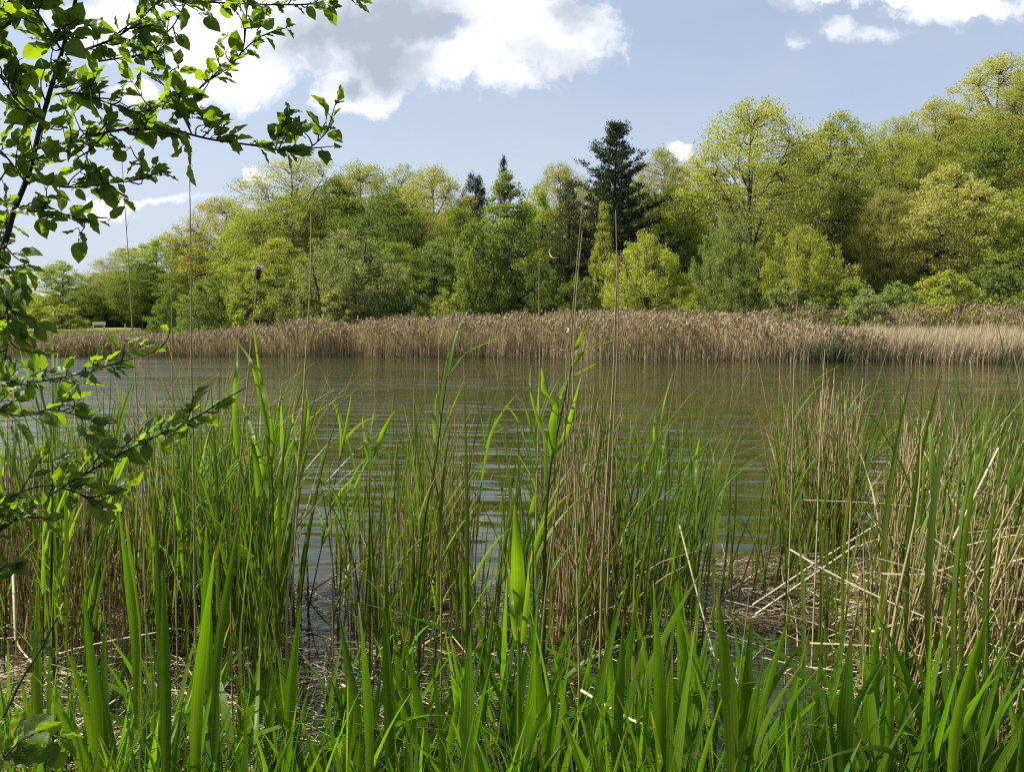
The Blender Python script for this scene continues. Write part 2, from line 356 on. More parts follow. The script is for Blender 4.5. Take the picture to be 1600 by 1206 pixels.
# value noise for terrain
def vnoise(x, y, seed=0):
    xi = np.floor(x).astype(int); yi = np.floor(y).astype(int); fx = x - xi; fy = y - yi
    fx = fx * fx * (3 - 2 * fx); fy = fy * fy * (3 - 2 * fy)
    def hsh(a, b):
        h_ = (a * 374761393 + b * 668265263 + seed * 1442695) & 0x7fffffff
        h_ = ((h_ ^ (h_ >> 13)) * 1274126177) & 0x7fffffff
        return (h_ & 0xffff) / 65535.0
    return (hsh(xi, yi) * (1 - fx) + hsh(xi + 1, yi) * fx) * (1 - fy) + (hsh(xi, yi + 1) * (1 - fx) + hsh(xi + 1, yi + 1) * fx) * fy
def fbm(x, y, seed=0, o=4):
    r = 0; a = 0.5
    for k in range(o): r = r + a * vnoise(x * 2 ** k, y * 2 ** k, seed + k); a *= 0.5
    return r / (1 - 0.5 ** o)
sst = lambda x, a, b: (lambda t_: t_ * t_ * (3 - 2 * t_))(np.clip((x - a) / (b - a), 0, 1))
# ------------------------------------------------------------------ terrain
def shore(x):
    return np.interp(x, [-120, -60, -32, -8, 0, 12, 20, 27, 60], [62, 54, 49.5, 47.5, 46, 42, 39.5, 37, 30]) + 0.8 * (vnoise(np.asarray(x) * 0.4, np.asarray(x) * 0, 3) - 0.5)
def terrain(x, y):
    x = np.asarray(x, float); y = np.asarray(y, float)
    d = y - shore(x)
    far = np.where(d < 0, np.maximum(-0.9, d * 0.35), 0.06 + 0.055 * np.minimum(d, 12))
    hill = sst(x, -12, 34) * sst(d, 14, 70) * 13 + sst(d, 10, 60) * 0.9
    hill = hill + sst(-x, 6, 24) * sst(d, 3, 34) * 0.55 * (x < 0)
    far = far + np.where(d > 0, hill, 0) + np.where(d > 0, 0.25 * (fbm(x * 0.15, y * 0.15, 5) - 0.5), 0)
    # near bank with mud mounds on both sides
    px = x / np.maximum(y, 0.5)
    mound = 0.14 * sst(px, -0.28, -0.5) + 0.13 * sst(px, 0.46, 0.60)
    near = 0.10 - 0.42 * sst(y, 2.3, 3.4) + mound * sst(y, 2.4, 3.4) + (fbm(x * 1.6, y * 1.6, 11) - 0.5) * 0.34 * sst(y, 2.2, 3.4)
    near = near - 0.14 * sst(px, -0.30, -0.22) * sst(px, 0.46, 0.36) * sst(y, 2.8, 3.4) - 0.9 * sst(y, 5.6, 8.5)
    return np.where(y < 20, near, far)
def axis_lines(lo, hi, seg):
    o_ = []
    for a, b, st in seg: o_.append(np.arange(a, b, st))
    return np.concatenate(o_ + [np.array([hi])])
xs = axis_lines(-260, 260, [(-260, -60, 8), (-60, -8, 1.5), (-8, 8, 0.11), (8, 60, 1.5), (60, 260, 8)])
ys = axis_lines(-30, 420, [(-30, 0, 5), (0, 9, 0.09), (9, 30, 3), (30, 80, 0.8), (80, 420, 10)])
X, Y = np.meshgrid(xs, ys); Z = terrain(X, Y)
nx, ny = len(xs), len(ys)
ii = (np.arange(ny - 1)[:, None] * nx + np.arange(nx - 1)[None]).ravel()
mb = MB(); mb.add(np.stack([X, Y, Z], -1), np.stack([ii, ii + 1, ii + nx + 1, ii + nx], -1))
tag(mb.build('ground', M['ground']), kind='structure')
mb = MB(); wx = np.linspace(-150, 150, 31); wy = np.array([1.2, 4, 8, 16, 32, 66]); X, Y = np.meshgrid(wx, wy)
ii = (np.arange(5)[:, None] * 31 + np.arange(30)[None]).ravel()
mb.add(np.stack([X, Y, X * 0], -1), np.stack([ii, ii + 1, ii + 32, ii + 31], -1))
tag(mb.build('water', M['water']), kind='structure')

# ------------------------------------------------------------------ trees
def env_radius(kind, t_):
    """crown radius (0..1) at relative crown height t"""
    t_ = np.clip(t_, 0, 1)
    if kind == 'round': return np.sqrt(np.clip(1 - (2 * t_ - 0.95) ** 2 / 1.15, 0.0, 1))
    if kind == 'oval': return np.clip(np.sin(np.pi * np.clip(t_ * 0.93 + 0.05, 0, 1)) ** 0.6, 0, 1)
    if kind == 'cone': return np.clip((1 - t_) ** 0.62, 0, 1) * (0.35 + 0.65 * sst(t_, 0, 0.12))
    if kind == 'dome': return np.clip(1 - t_ ** 2.3, 0, 1) ** 0.55
    if kind == 'vase': return np.clip(np.sin(np.pi * np.clip(t_ ** 1.35 * 0.9 + 0.08, 0, 1)) ** 0.7, 0, 1)
def make_broad(H, W, c0, shape, ntip, nleaf, leafsize, clump=0.55, droop=0.0, limbs=12, seed=0, trunk_r=0.22, shell=2.2, stems=1, lobes=9):
    """returns trunk mesh and crown mesh; H height, W crown width, c0 crown base (m)"""
    global rng
    keep = rng; rng = np.random.default_rng(seed)
    tb = MB(); cb = MB(); CH = H - c0
    # lobes give the crown an uneven outline
    la = rng.random(lobes) * 6.28; lt = rng.random(lobes) * 0.9 + 0.05; lr = rng.uniform(0.28, 0.5, lobes)
    def sample(n, sh):
        P_ = []
        while len(P_) < n:
            t_ = rng.random() ; a_ = rng.random() * 6.28; r_ = rng.random() ** (1 / sh)
            da = np.abs((a_ - la + np.pi) % (2 * np.pi) - np.pi)
            lob = np.exp(-(da / 0.75) ** 2 - ((t_ - lt) / 0.16) ** 2) * lr
            R_ = env_radius(shape, t_) * (0.72 + lob.max()) * W / 2
            if rng.random() < (R_ / (W / 2)) ** 1.2 + 0.12:
                P_.append((np.cos(a_) * r_ * R_, np.sin(a_) * r_ * R_, c0 + t_ * CH))
        return np.array(P_)
    nodes = []; noder = []
    for st in range(stems):
        off = rng.normal(size=2) * (0.0 if stems == 1 else W * 0.05)
        top = np.array([rng.normal() * W * 0.05 + off[0] * 3, rng.normal() * W * 0.05 + off[1] * 3, c0 + CH * (0.86 if stems == 1 else rng.uniform(0.5, 0.85))])
        base = np.array([off[0], off[1], -0.3])
        k = 14; tt = np.linspace(0, 1, k)[:, None]
        line = base + (top - base) * tt + np.stack([np.cumsum(rng.normal(size=k)) * 0.05, np.cumsum(rng.normal(size=k)) * 0.05, np.zeros(k)], -1) * (tt)
        r0 = trunk_r * (1 if stems == 1 else 0.6)
        rad = r0 * (1 - 0.9 * tt[:, 0]) + 0.02; rad[0] *= 1.35
        tubes(tb, line, rad, 8)
        for i in range(4, k): nodes.append(line[i]); noder.append(rad[i])
        L_ = sample(limbs // stems, 6)
        for e in L_:
            zt = np.clip((e[2] - c0) / CH, 0, 1); hs = max(c0 * 0.55, e[2] - np.hypot(e[0], e[1]) * rng.uniform(0.8, 1.6) - 0.5)
            hs = min(hs, top[2] * 0.97); f_ = (hs + 0.3) / (top[2] + 0.3)
            s0 = line[int(np.clip(f_ * (k - 1), 1, k - 1))]
            e = s0 + (e - s0) * 0.82
            midp = s0 + (e - s0) * 0.5 + np.array([0, 0, (0.08 if droop < 0.3 else 0.25) * np.linalg.norm(e - s0)]) + rng.normal(size=3) * 0.25
            ln = smooth_line([s0, midp, e], 9); rr = np.linspace(r0 * 0.42 * (1 - 0.5 * f_), 0.022, 9)
            tubes(tb, ln, rr, 5)
            for i in range(2, 9): nodes.append(ln[i]); noder.append(rr[i])
    nodes = np.array(nodes); noder = np.array(noder)
    tips = sample(ntip, shell)
    # connect the tips to the nearest lower node
    d_ = np.linalg.norm(tips[:, None] - nodes[None], axis=2) + np.maximum(0, nodes[None, :, 2] - tips[:, None, 2] + 0.3) * 1.5
    near = nodes[d_.argmin(1)]; rn = noder[d_.argmin(1)]
    tt = np.linspace(0, 1, 5)[None, :, None]
    bl = near[:, None] + (tips - near)[:, None] * tt + np.sin(np.pi * tt) * rng.normal(size=(ntip, 1, 3)) * 0.14 * np.linalg.norm(tips - near, axis=1)[:, None, None]
    tubes(tb, bl, np.linspace(1, 0.3, 5)[None] * np.minimum(rn * 0.6, 0.05)[:, None] + 0.006, 3)
    # extra twigs at each tip
    # leaves: clumps round the tips and along the last part of the branchlet
    per = nleaf // ntip; wgt = rng.uniform(0.45, 1.6, ntip)
    idx = rng.choice(ntip, size=nleaf, p=wgt / wgt.sum())
    g_ = rng.normal(size=(nleaf, 3)); g_ = nrm(g_) * (rng.random((nleaf, 1)) ** 0.45)
    cs = (clump * rng.uniform(0.55, 1.35, ntip))[idx][:, None]
    C = tips[idx] + g_ * cs * np.array([1, 1, 0.72])
    if droop > 0:
        C[:, 2] -= rng.random(nleaf) ** 1.4 * droop * rng.uniform(0.5, 1.2, ntip)[idx]
        C[:, 2] = np.maximum(C[:, 2], 0.1)
    cvar = np.clip(rng.normal(0.5, 0.3, ntip), 0, 1)[idx] * 0.6 + rng.random(nleaf) * 0.4
    S_ = leafsize * rng.uniform(0.55, 1.35, nleaf)
    leafquads(cb, C, S_, 0.62 if droop == 0 else 0.36, var=cvar, axis=None if droop == 0 else np.array([0.1, 0, -1.0]))
    m1 = tb.mesh('trunk', M['bark']); m2 = cb.mesh('crown', M['tree'], False)
    rng = keep
    return m1, m2, H, W
def make_pine(H, W, c0, seed, nw=26, dens=1.0, top=0.10, ragged=0.3):
    global rng
    keep = rng; rng = np.random.default_rng(seed)
    tb = MB(); cb = MB()
    k = 12; zz = np.linspace(-0.3, H * 0.985, k)
    line = np.stack([np.cumsum(rng.normal(size=k)) * 0.03, np.cumsum(rng.normal(size=k)) * 0.03, zz], -1)
    tubes(tb, line, 0.30 * (1 - zz / H).clip(0, 1) + 0.015, 8)
    Cs = []; Ax = []; Vr = []
    for i in range(nw):
        t_ = (i + 0.5) / nw; z = c0 + (H - c0) * t_
        cx, cy = np.interp(z, zz, line[:, 0]), np.interp(z, zz, line[:, 1])
        prof = (1 - t_) ** 0.72 * (0.55 + 0.45 * sst(t_, 0.0, 0.22)) + 0.04
        nb_ = rng.integers(5, 8); a0 = rng.random() * 6.28
        for j in range(nb_):
            L = W / 2 * prof * rng.uniform(1 - ragged, 1.22)
            a_ = a0 + j / nb_ * 6.28 + rng.normal() * 0.2
            dirv = np.array([math.cos(a_), math.sin(a_), 0]); up_ = 0.10 + 0.75 * t_ ** 1.5
            z0 = z + rng.normal() * 0.12
            pts = np.array([[cx, cy, z0], [cx, cy, z0] + dirv * L * 0.5 + [0, 0, L * 0.5 * (up_ - 0.12)], [cx, cy, z0] + dirv * L + [0, 0, L * (up_ + 0.12)]])
            ln = smooth_line(pts, 7); tubes(tb, ln, np.linspace(0.05 * (1 - t_) + 0.015, 0.008, 7), 4)
            ns = max(5, int(L * 6.5))
            side = np.array([-dirv[1], dirv[0], 0])
            for q_ in range(ns):
                s_ = 0.22 + 0.78 * (q_ + rng.random()) / ns
                p_ = pts[0] * (1 - s_) ** 2 + 2 * pts[1] * s_ * (1 - s_) + pts[2] * s_ ** 2
                wd = (1 - s_) * 0.38 * L + 0.12
                tw = p_ + side * rng.uniform(-1, 1) * wd + np.array([0, 0, abs(rng.normal()) * 0.10])
                Cs.append(tw); Ax.append(dirv * 0.6 + np.array([0, 0, 0.75])); Vr.append(rng.random())
    Cs = np.array(Cs); Ax = np.array(Ax); Vr = np.array(Vr)
    per = int(15 * dens); n = len(Cs) * per
    idx = np.repeat(np.arange(len(Cs)), per)
    C = Cs[idx] + rng.normal(size=(n, 3)) * np.array([0.15, 0.15, 0.12])
    leafquads(cb, C, rng.uniform(0.16, 0.30, n), 0.28, var=Vr[idx] * 0.7 + rng.random(n) * 0.3, axis=Ax[idx] * 0.6)
    rng_keep = rng
    m1 = tb.mesh('trunk', M['bark']); m2 = cb.mesh('crown', M['tree'], False); rng = keep
    return m1, m2, H, W
PR = {}
for s_ in range(4): PR['dense%d' % s_] = make_broad(14, 9.5, 1.6, ['round', 'oval', 'dome', 'oval'][s_], 460, 44000, 0.15, 0.66, seed=20 + s_, lobes=11)
for s_ in range(3): PR['airy%d' % s_] = make_broad(17, 11, 4.6, ['oval', 'round', 'oval'][s_], 620, 56000, 0.125, 0.80, seed=40 + s_, limbs=20, trunk_r=0.27, shell=2.6, lobes=12)
for s_ in range(2): PR['bare%d' % s_] = make_broad(17, 11, 4.0, 'round', 620, 52000, 0.115, 0.80, seed=50 + s_, limbs=24, trunk_r=0.26, shell=2.4, lobes=12)
for s_ in range(3): PR['willow%d' % s_] = make_broad(10, 8, 0.8, ['dome', 'round', 'oval'][s_], 300, 42000, 0.16, 0.40, droop=1.15, seed=60 + s_, limbs=12, stems=3, lobes=9)
for s_ in range(2): PR['cone%d' % s_] = make_broad(13, 8.5, 0.5, 'cone', 420, 34000, 0.15, 0.50, seed=70 + s_, lobes=12, limbs=16)
for s_ in range(4): PR['bush%d' % s_] = make_broad(5, 5.5, 0.1, ['dome', 'round', 'dome', 'oval'][s_], 170, 17000, 0.13, 0.42, seed=80 + s_, stems=3, trunk_r=0.10, limbs=9, lobes=8)
PR['pine0'] = make_pine(20, 9.5, 2.5, 94, nw=30, ragged=0.5, dens=1.4)
PR['pine1'] = make_pine(17, 7.5, 3.0, 91, nw=22, dens=0.9)
PR['pine2'] = make_pine(16, 8.0, 1.0, 92, nw=26, dens=0.8)

# colours (crown)
COLR = dict(green=(0.20, 0.245, 0.030), deep=(0.14, 0.185, 0.034), lime=(0.33, 0.37, 0.035), olive=(0.29, 0.32, 0.045), gold=(0.37, 0.37, 0.070), grey=(0.23, 0.285, 0.070), silver=(0.26, 0.29, 0.11), pine=(0.034, 0.052, 0.026), pale=(0.34, 0.35, 0.12), tan=(0.38, 0.345, 0.10), brown=(0.28, 0.29, 0.065), fresh=(0.27, 0.34, 0.030), brushpine=(0.075, 0.09, 0.035))
# px centre, px top, px width, distance, prototype, colour, name, label
TR = [
 (1010, 352, 150, 50, 'willow0', 'lime', 'willow_tree', 'rounded bright yellow green willow in front of the big dark pine'),
 (1248, 345, 135, 52, 'willow1', 'lime', 'willow_tree', 'leaning yellow green willow below and right of the tall spreading oak'),
 (1130, 325, 105, 55, 'willow2', 'grey', 'willow_tree', 'narrow grey green willow just left of the tall spreading oak trunk'),
 (545, 352, 160, 55, 'willow1', 'silver', 'willow_tree', 'wide silvery grey willow at the reed edge left of centre'),
 (790, 262, 150, 60, 'cone1', 'grey', 'poplar_tree', 'tall cone shaped grey green poplar in front of the small dark pine tip'),
 (942, 308, 66, 57, 'cone0', 'olive', 'young_tree', 'slim olive lime tree standing against the left half of the big pine'),
 (748, 340, 90, 57, 'bush1', 'green', 'tree', 'low bright green tree at the left foot of the grey green poplar'),
 (610, 300, 150, 66, 'dense0', 'deep', 'broadleaf_tree', 'dark green rounded tree behind the silvery willow'),
 (625, 375, 100, 60, 'dense1', 'green', 'broadleaf_tree', 'small mid green tree right of the silvery willow'),
 (440, 372, 130, 60, 'dense3', 'olive', 'broadleaf_tree', 'olive green tree left of the silvery willow'),
 (690, 368, 100, 60, 'dense2', 'grey', 'broadleaf_tree', 'grey green tree with pale leaves left of the grey green poplar'),
 (395, 330, 130, 74, 'dense1', 'olive', 'broadleaf_tree', 'olive yellow tree right of the pale golden sparse crown'),
 (350, 305, 125, 82, 'airy1', 'gold', 'broadleaf_tree', 'pale golden sparse crown at the left shoulder of the wood'),
 (305, 352, 100, 84, 'dense2', 'green', 'broadleaf_tree', 'green tree right of the pale topped tree at the left'),
 (255, 368, 95, 88, 'dense0', 'fresh', 'broadleaf_tree', 'fresh green tree with a knobbly top near the left end of the wood'),
 (205, 385, 90, 92, 'airy2', 'pale', 'broadleaf_tree', 'pale topped light tree above the dark shaded edge'),
 (225, 410, 100, 86, 'dense3', 'deep', 'broadleaf_tree', 'dark green tree shading the meadow edge right of the bench'),
 (165, 425, 80, 95, 'dense1', 'green', 'broadleaf_tree', 'round green tree directly behind the white bench'),
 (98, 405, 105, 98, 'dense2', 'fresh', 'broadleaf_tree', 'round fresh green tree standing left of the bench'),
 (50, 462, 75, 90, 'bush0', 'olive', 'bush', 'olive yellow bush at the left end of the meadow'),
 (22, 425, 70, 118, 'bare0', 'pale', 'broadleaf_tree', 'pale thin tree farthest left, mostly twigs'),
 (100, 470, 60, 88, 'bush2', 'olive', 'bush', 'small olive bush left of the white bench'),
 (0, 470, 80, 120, 'bush1', 'pale', 'bush', 'pale bush cut by the left edge of the picture'),
 (470, 238, 180, 76, 'bare1', 'pale', 'broadleaf_tree', 'pale sparse tall tree whose bare branches show against the sky'),
 (455, 300, 150, 72, 'airy0', 'olive', 'broadleaf_tree', 'olive tree in front of the pale sparse tall tree'),
 (575, 250, 120, 78, 'airy1', 'olive', 'broadleaf_tree', 'olive crowned tree right of the pale sparse tall tree'),
 (530, 275, 110, 74, 'dense3', 'green', 'broadleaf_tree', 'green tree between the pale sparse tree and the dark rounded tree'),
 (632, 252, 90, 84, 'bare0', 'pale', 'broadleaf_tree', 'thin pale treetop behind the olive crowns left of centre'),
 (678, 256, 120, 77, 'airy2', 'gold', 'broadleaf_tree', 'golden green crown left of the round dark pine top'),
 (655, 320, 120, 70, 'airy0', 'brown', 'broadleaf_tree', 'brownish tree with visible stems below the golden green crown'),
 (722, 318, 90, 68, 'dense1', 'green', 'broadleaf_tree', 'green tree below the round dark pine top'),
 (742, 266, 58, 88, 'dense1', 'pine', 'pine_tree', 'small dark pine with a round top rising above the wood'),
 (788, 242, 40, 92, 'pine2', 'pine', 'pine_tree', 'small dark pine tip rising behind the grey green poplar'),
 (838, 285, 90, 72, 'dense2', 'fresh', 'broadleaf_tree', 'fresh green tree between the poplar and the big pine'),
 (872, 250, 95, 82, 'airy1', 'pale', 'broadleaf_tree', 'pale green loose treetop left of the big pine'),
 (885, 278, 95, 63, 'pine2', 'brushpine', 'pine_tree', 'brownish green pine leaning against the left side of the big pine'),
 (958, 186, 165, 62, 'pine0', 'pine', 'pine_tree', 'tall dark green pine, the biggest evergreen, right of centre'),
 (1030, 226, 90, 80, 'airy0', 'pale', 'broadleaf_tree', 'pale green treetop directly right of the big pine'),
 (1078, 248, 110, 80, 'airy2', 'gold', 'broadleaf_tree', 'golden low crown between the big pine and the spreading oak'),
 (1082, 296, 110, 64, 'dense0', 'fresh', 'broadleaf_tree', 'fresh green tree between the big pine and the spreading oak'),
 (1040, 290, 90, 66, 'dense3', 'deep', 'broadleaf_tree', 'dark green tree touching the right side of the big pine'),
 (1172, 150, 190, 63, 'airy1', 'gold', 'oak_tree', 'tall spreading oak with thin golden leaves and dark limbs showing'),
 (1245, 215, 110, 72, 'dense1', 'olive', 'broadleaf_tree', 'olive tree behind the right side of the spreading oak'),
 (1300, 175, 140, 74, 'dense0', 'olive', 'broadleaf_tree', 'broad olive green tree right of the spreading oak'),
 (1312, 240, 140, 66, 'dense2', 'grey', 'broadleaf_tree', 'grey green tree in front of the broad olive tree'),
 (1392, 178, 100, 84, 'bare0', 'pale', 'broadleaf_tree', 'pale treetop between the broad olive tree and the high wood'),
 (1395, 205, 120, 70, 'airy1', 'olive', 'broadleaf_tree', 'olive tree with dark trunks visible in its lower half'),
 (1452, 150, 120, 84, 'airy0', 'gold', 'broadleaf_tree', 'golden crown left of the highest tree on the slope'),
 (1475, 255, 165, 60, 'dense3', 'tan', 'broadleaf_tree', 'wide tan yellow tree in the middle of the right slope'),
 (1380, 290, 90, 60, 'airy2', 'brown', 'broadleaf_tree', 'brownish thin tree left of the wide tan tree'),
 (1545, 82, 150, 86, 'airy2', 'gold', 'broadleaf_tree', 'highest golden tree at the top of the right slope'),
 (1600, 108, 120, 80, 'airy1', 'olive', 'broadleaf_tree', 'olive tree cut by the right edge beside the highest tree'),
 (1520, 205, 150, 70, 'dense1', 'green', 'broadleaf_tree', 'green tree below the highest golden tree'),
 (1580, 290, 150, 57, 'dense2', 'fresh', 'broadleaf_tree', 'fresh green tree at the right edge above the reeds'),
 (1440, 215, 110, 76, 'dense0', 'olive', 'broadleaf_tree', 'olive round tree above the wide tan tree'),
 (1155, 410, 90, 51, 'bush0', 'deep', 'bush', 'dark green bush below the trunk of the spreading oak'),
 (1300, 415, 120, 50, 'bush1', 'green', 'bush', 'mid green bush right of the leaning yellow green willow'),
 (1225, 425, 90, 50, 'bush2', 'silver', 'bush', 'grey green bush under the leaning yellow green willow'),
 (1475, 412, 110, 48, 'bush3', 'lime', 'bush', 'bright lime bush at the reed edge under the wide tan tree'),
 (1400, 428, 100, 51, 'bush0', 'grey', 'bush', 'grey green bush left of the bright lime bush'),
 (1545, 400, 110, 50, 'bush1', 'deep', 'bush', 'dark green bush right of the bright lime bush'),
 (1600, 440, 80, 46, 'bush2', 'green', 'bush', 'green bush cut by the right edge above the reeds'),
 (1080, 462, 70, 47, 'bush3', 'lime', 'bush', 'small yellow green bush at the reed edge right of the rounded willow'),
 (540, 430, 100, 53, 'bush2', 'pale', 'bush', 'pale yellow green bush at the foot of the silvery willow'),
 (905, 420, 80, 54, 'bush1', 'deep', 'bush', 'dark bush at the foot of the big pine'),
 (850, 400, 80, 55, 'bush0', 'deep', 'bush', 'deep green bush between the poplar and the brownish pine'),
 (640, 430, 80, 55, 'bush3', 'grey', 'bush', 'grey green bush right of the pale yellow green bush'),
 (700, 440, 70, 53, 'bush0', 'olive', 'bush', 'olive bush left of the foot of the poplar'),
 (470, 425, 90, 55, 'bush1', 'grey', 'bush', 'grey green bush left of the pale yellow green bush'),
 (400, 420, 80, 58, 'bush3', 'olive', 'bush', 'olive bush behind the reeds by the dark cattail head'),
 (335, 420, 90, 64, 'bush2', 'green', 'bush', 'green bush at the reed edge near the left end of the wood'),
 (275, 430, 80, 72, 'bush0', 'deep', 'bush', 'dark green bush at the right end of the meadow'),
 (960, 425, 70, 53, 'bush3', 'olive', 'bush', 'olive bush between the dark bush and the rounded willow'),
 (1350, 440, 80, 47, 'bush2', 'silver', 'bush', 'silvery bush in the rough grass right of the mid green bush'),
]
FARZ = [(130, 'left of the white bench'), (300, 'right of the white bench'), (420, 'by the golden left shoulder of the wood'), (520, 'by the pale sparse tall tree'), (640, 'behind the silvery willow'), (760, 'below the round dark pine top'),
        (900, 'by the grey green poplar'), (1030, 'behind the big pine'), (1120, 'between the big pine and the oak'), (1240, 'behind the spreading oak'), (1340, 'behind the leaning willow'), (1430, 'left of the wide tan tree'), (1530, 'behind the wide tan tree'), (9999, 'near the right edge')]
NEARZ = [(110, 'beneath the low branch'), (260, 'left of the seed headed stem'), (350, 'beside the seed headed stem'), (470, 'under the pointed leaved reed'), (620, 'below open water left of centre'), (740, 'below the forked green reed'),
         (850, 'around the big glowing leaf'), (960, 'around the paired tan stems'), (1100, 'right of the paired tan stems'), (1250, 'before the water right of centre'), (1350, 'below the island clump'), (1470, 'left in the right stand'), (9999, 'at the right edge')]
def zone(tab, px):
    for q, ph in tab:
        if px < q: return ph
def place_tree(px, py, wpx, Yd, proto, colr, name, label, group):
    m1, m2, H, W = PR[proto]
    x = XG(px, Yd, 1.0); z = float(terrain(x, Yd)); ztop = PX(px, py, Yd)[2]
    hh = max(ztop - z, 1.2); ww = wpx / F * Yd * 1.22
    if name == 'pine_tree': ww *= 1.05
    if name == 'bush': z -= 0.35
    r = empty(name, (x, Yd, z)); r.scale = (ww / W, ww / W, hh / H * 0.97); r.rotation_euler = (0, 0, rng.random() * 6.28)
    t_ = bpy.data.objects.new('trunk', m1); COL.objects.link(t_); t_.parent = r
    c_ = bpy.data.objects.new('crown', m2); COL.objects.link(c_); c_.parent = r
    k = rng.uniform(0.9, 1.12); cc = COLR[colr]; lum = sum(cc) / 3; cc = tuple(q * 0.94 + lum * 0.16 for q in cc)
    c_.color = (cc[0] * k * rng.uniform(0.94, 1.06), cc[1] * k, cc[2] * k, 1)
    tag(r, label, {'bush': 'bush'}.get(name, 'tree'), group)
for a in TR: place_tree(*a, 'bushes along the far bank' if a[6] == 'bush' else 'trees of the far bank')
# wood behind: rows that close the gaps
back = []
for px in range(-60, 1680, 62):
    sky_y = np.interp(px, [0, 100, 200, 300, 400, 500, 600, 700, 850, 1000, 1100, 1200, 1300, 1400, 1500, 1600, 1700], [450, 440, 415, 380, 330, 280, 278, 290, 295, 268, 265, 230, 220, 215, 170, 140, 140])
    back.append((px + rng.uniform(-15, 15), sky_y + rng.uniform(4, 26), 105, (96 if px > 330 else 108) + rng.uniform(-4, 6)))
    if px > 300: back.append((px + 30 + rng.uniform(-15, 15), sky_y + 95 + rng.uniform(-10, 20), 110, 78 + rng.uniform(-4, 4)))
for i, (px, py, ww, Yd) in enumerate(back):
    cl = ['olive', 'green', 'olive', 'deep', 'grey', 'gold'][i % 6]
    place_tree(px, py, ww, Yd, 'dense%d' % (i % 4), cl, 'broadleaf_tree', ('treetop' if i % 2 == 0 or px < 300 else 'tree') + ' deep in the wood ' + zone(FARZ, px), 'trees deep in the wood')
for i in range(18):
    if i > 12: place_tree(120 + (i - 13) * 32, 478, 56, 95, 'bush%d' % (i % 4), 'deep', 'bush', 'dark low bush in the shade ' + zone(FARZ, 120 + (i - 13) * 32), 'bushes behind the meadow'); continue
    px = -30 + i * 30 + rng.uniform(-8, 8)
    place_tree(px, 462 + rng.uniform(-12, 12), 60, 106 + rng.uniform(-4, 6), 'bush%d' % (i % 4), ['deep', 'green', 'grey', 'olive'][i % 4], 'bush', ['dark', 'green', 'greyish', 'olive'][i % 4] + ' low bush behind the meadow ' + zone(FARZ, px), 'bushes behind the meadow')
for i in range(26):
    px = 330 + i * 52 + rng.uniform(-18, 18)
    place_tree(px, 432 + rng.uniform(-22, 22), 75, 60 + rng.uniform(-3, 5), 'bush%d' % (i % 4), ['deep', 'green', 'grey', 'olive'][int(rng.integers(4))], 'bush', 'undergrowth bush between the trunks ' + zone(FARZ, px), 'undergrowth bushes')

# ------------------------------------------------------------------ reed beds on the far bank (uncountable)
def bed(name, mat, n, xr, depth, hfun, wid, plume, lean, start=0.0, head=True):
    mb = MB(); x = rng.uniform(xr[0], xr[1], n); dd = rng.random(n) ** 1.2 * depth + start; y = shore(x) + dd
    if n > 30000:
        hol = (fbm(x * 0.9, dd * 0.9, 71) > 0.40) | (rng.random(n) < 0.35); x, dd, y = x[hol], dd[hol], y[hol]; n = len(x)
    z = terrain(x, y); hh = hfun(x, dd) * rng.uniform(0.72, 1.08, n)
    t_ = np.linspace(0, 1, 4)[None, :, None]
    lx = rng.normal(lean, 0.10, n) + (rng.random(n) < 0.06) * rng.normal(0, 0.5, n); ly = rng.normal(0, 0.09, n)
    P = np.stack([x, y, z - 0.1], -1)[:, None] + np.concatenate([lx[:, None, None] * hh[:, None, None] * t_ ** 1.8, ly[:, None, None] * hh[:, None, None] * t_ ** 1.8, hh[:, None, None] * t_ * (1 - 0.06 * t_)], -1)
    a_ = rng.random(n) * 3.14; S_ = np.stack([np.cos(a_), np.sin(a_), 0 * a_], -1)
    blades(mb, P, wid * np.array([[1.0, 0.95, 0.7, 0.15]]) * rng.uniform(0.6, 1.4, (n, 1)), S_, 0.0, cols=2, var=rng.random(n) * 0.7)
    if plume:
        k = rng.random(n) < plume; C = P[k, -1]; m_ = len(C)
        for j in range(3): leafquads(mb, C + rng.normal(size=(m_, 3)) * 0.05 + np.array([0.03, 0, -0.06 * j]), rng.uniform(0.14, 0.26, m_), 0.4, var=0.75 + 0.25 * rng.random(m_), axis=np.array([0.35, 0, 1.0]))
    return tag(mb.build(name, mat), kind='stuff')
hreed = lambda x, d: np.interp(x, [-60, -34, -24, -14, 0, 10, 14, 17, 60], [0.8, 0.95, 1.2, 2.0, 2.5, 2.55, 2.3, 1.7, 1.4]) * (0.70 + 0.58 * fbm(x * 0.8, d * 0.6, 31))
b_ = bed('reed_bed', M['drybed'], 90000, (-31, 19), 5.5, hreed, 0.016, 0.22, 0.07, start=-0.5)
tag(b_, 'dense bed of dry pinkish brown reeds along the far water edge', 'reeds')
hcat = lambda x, d: (1.25 + 1.15 * fbm(x * 0.6, d * 0.4, 37)) * np.interp(x, [11, 16, 60], [0.7, 1, 1])
b_ = bed('sedge_bed', M['catbed'], 36000, (12, 34), 5.0, hcat, 0.020, 0.0, 0.14, start=-0.5)
tag(b_, 'shorter pale tan sedges along the water at the right of the far bank', 'sedges')
M['gsedge'] = stalk_mat('green_rough_grass', (0.19, 0.22, 0.05), (0.42, 0.38, 0.16), scale=2, trans=0.25)
b_ = bed('rough_grass', M['gsedge'], 26000, (10, 36), 8, lambda x, d: 0.9 + 0.9 * fbm(x * 0.4, d * 0.4, 41), 0.03, 0.0, 0.05, start=4.5)
tag(b_, 'rough green and tan grass behind the pale sedges', 'grass')
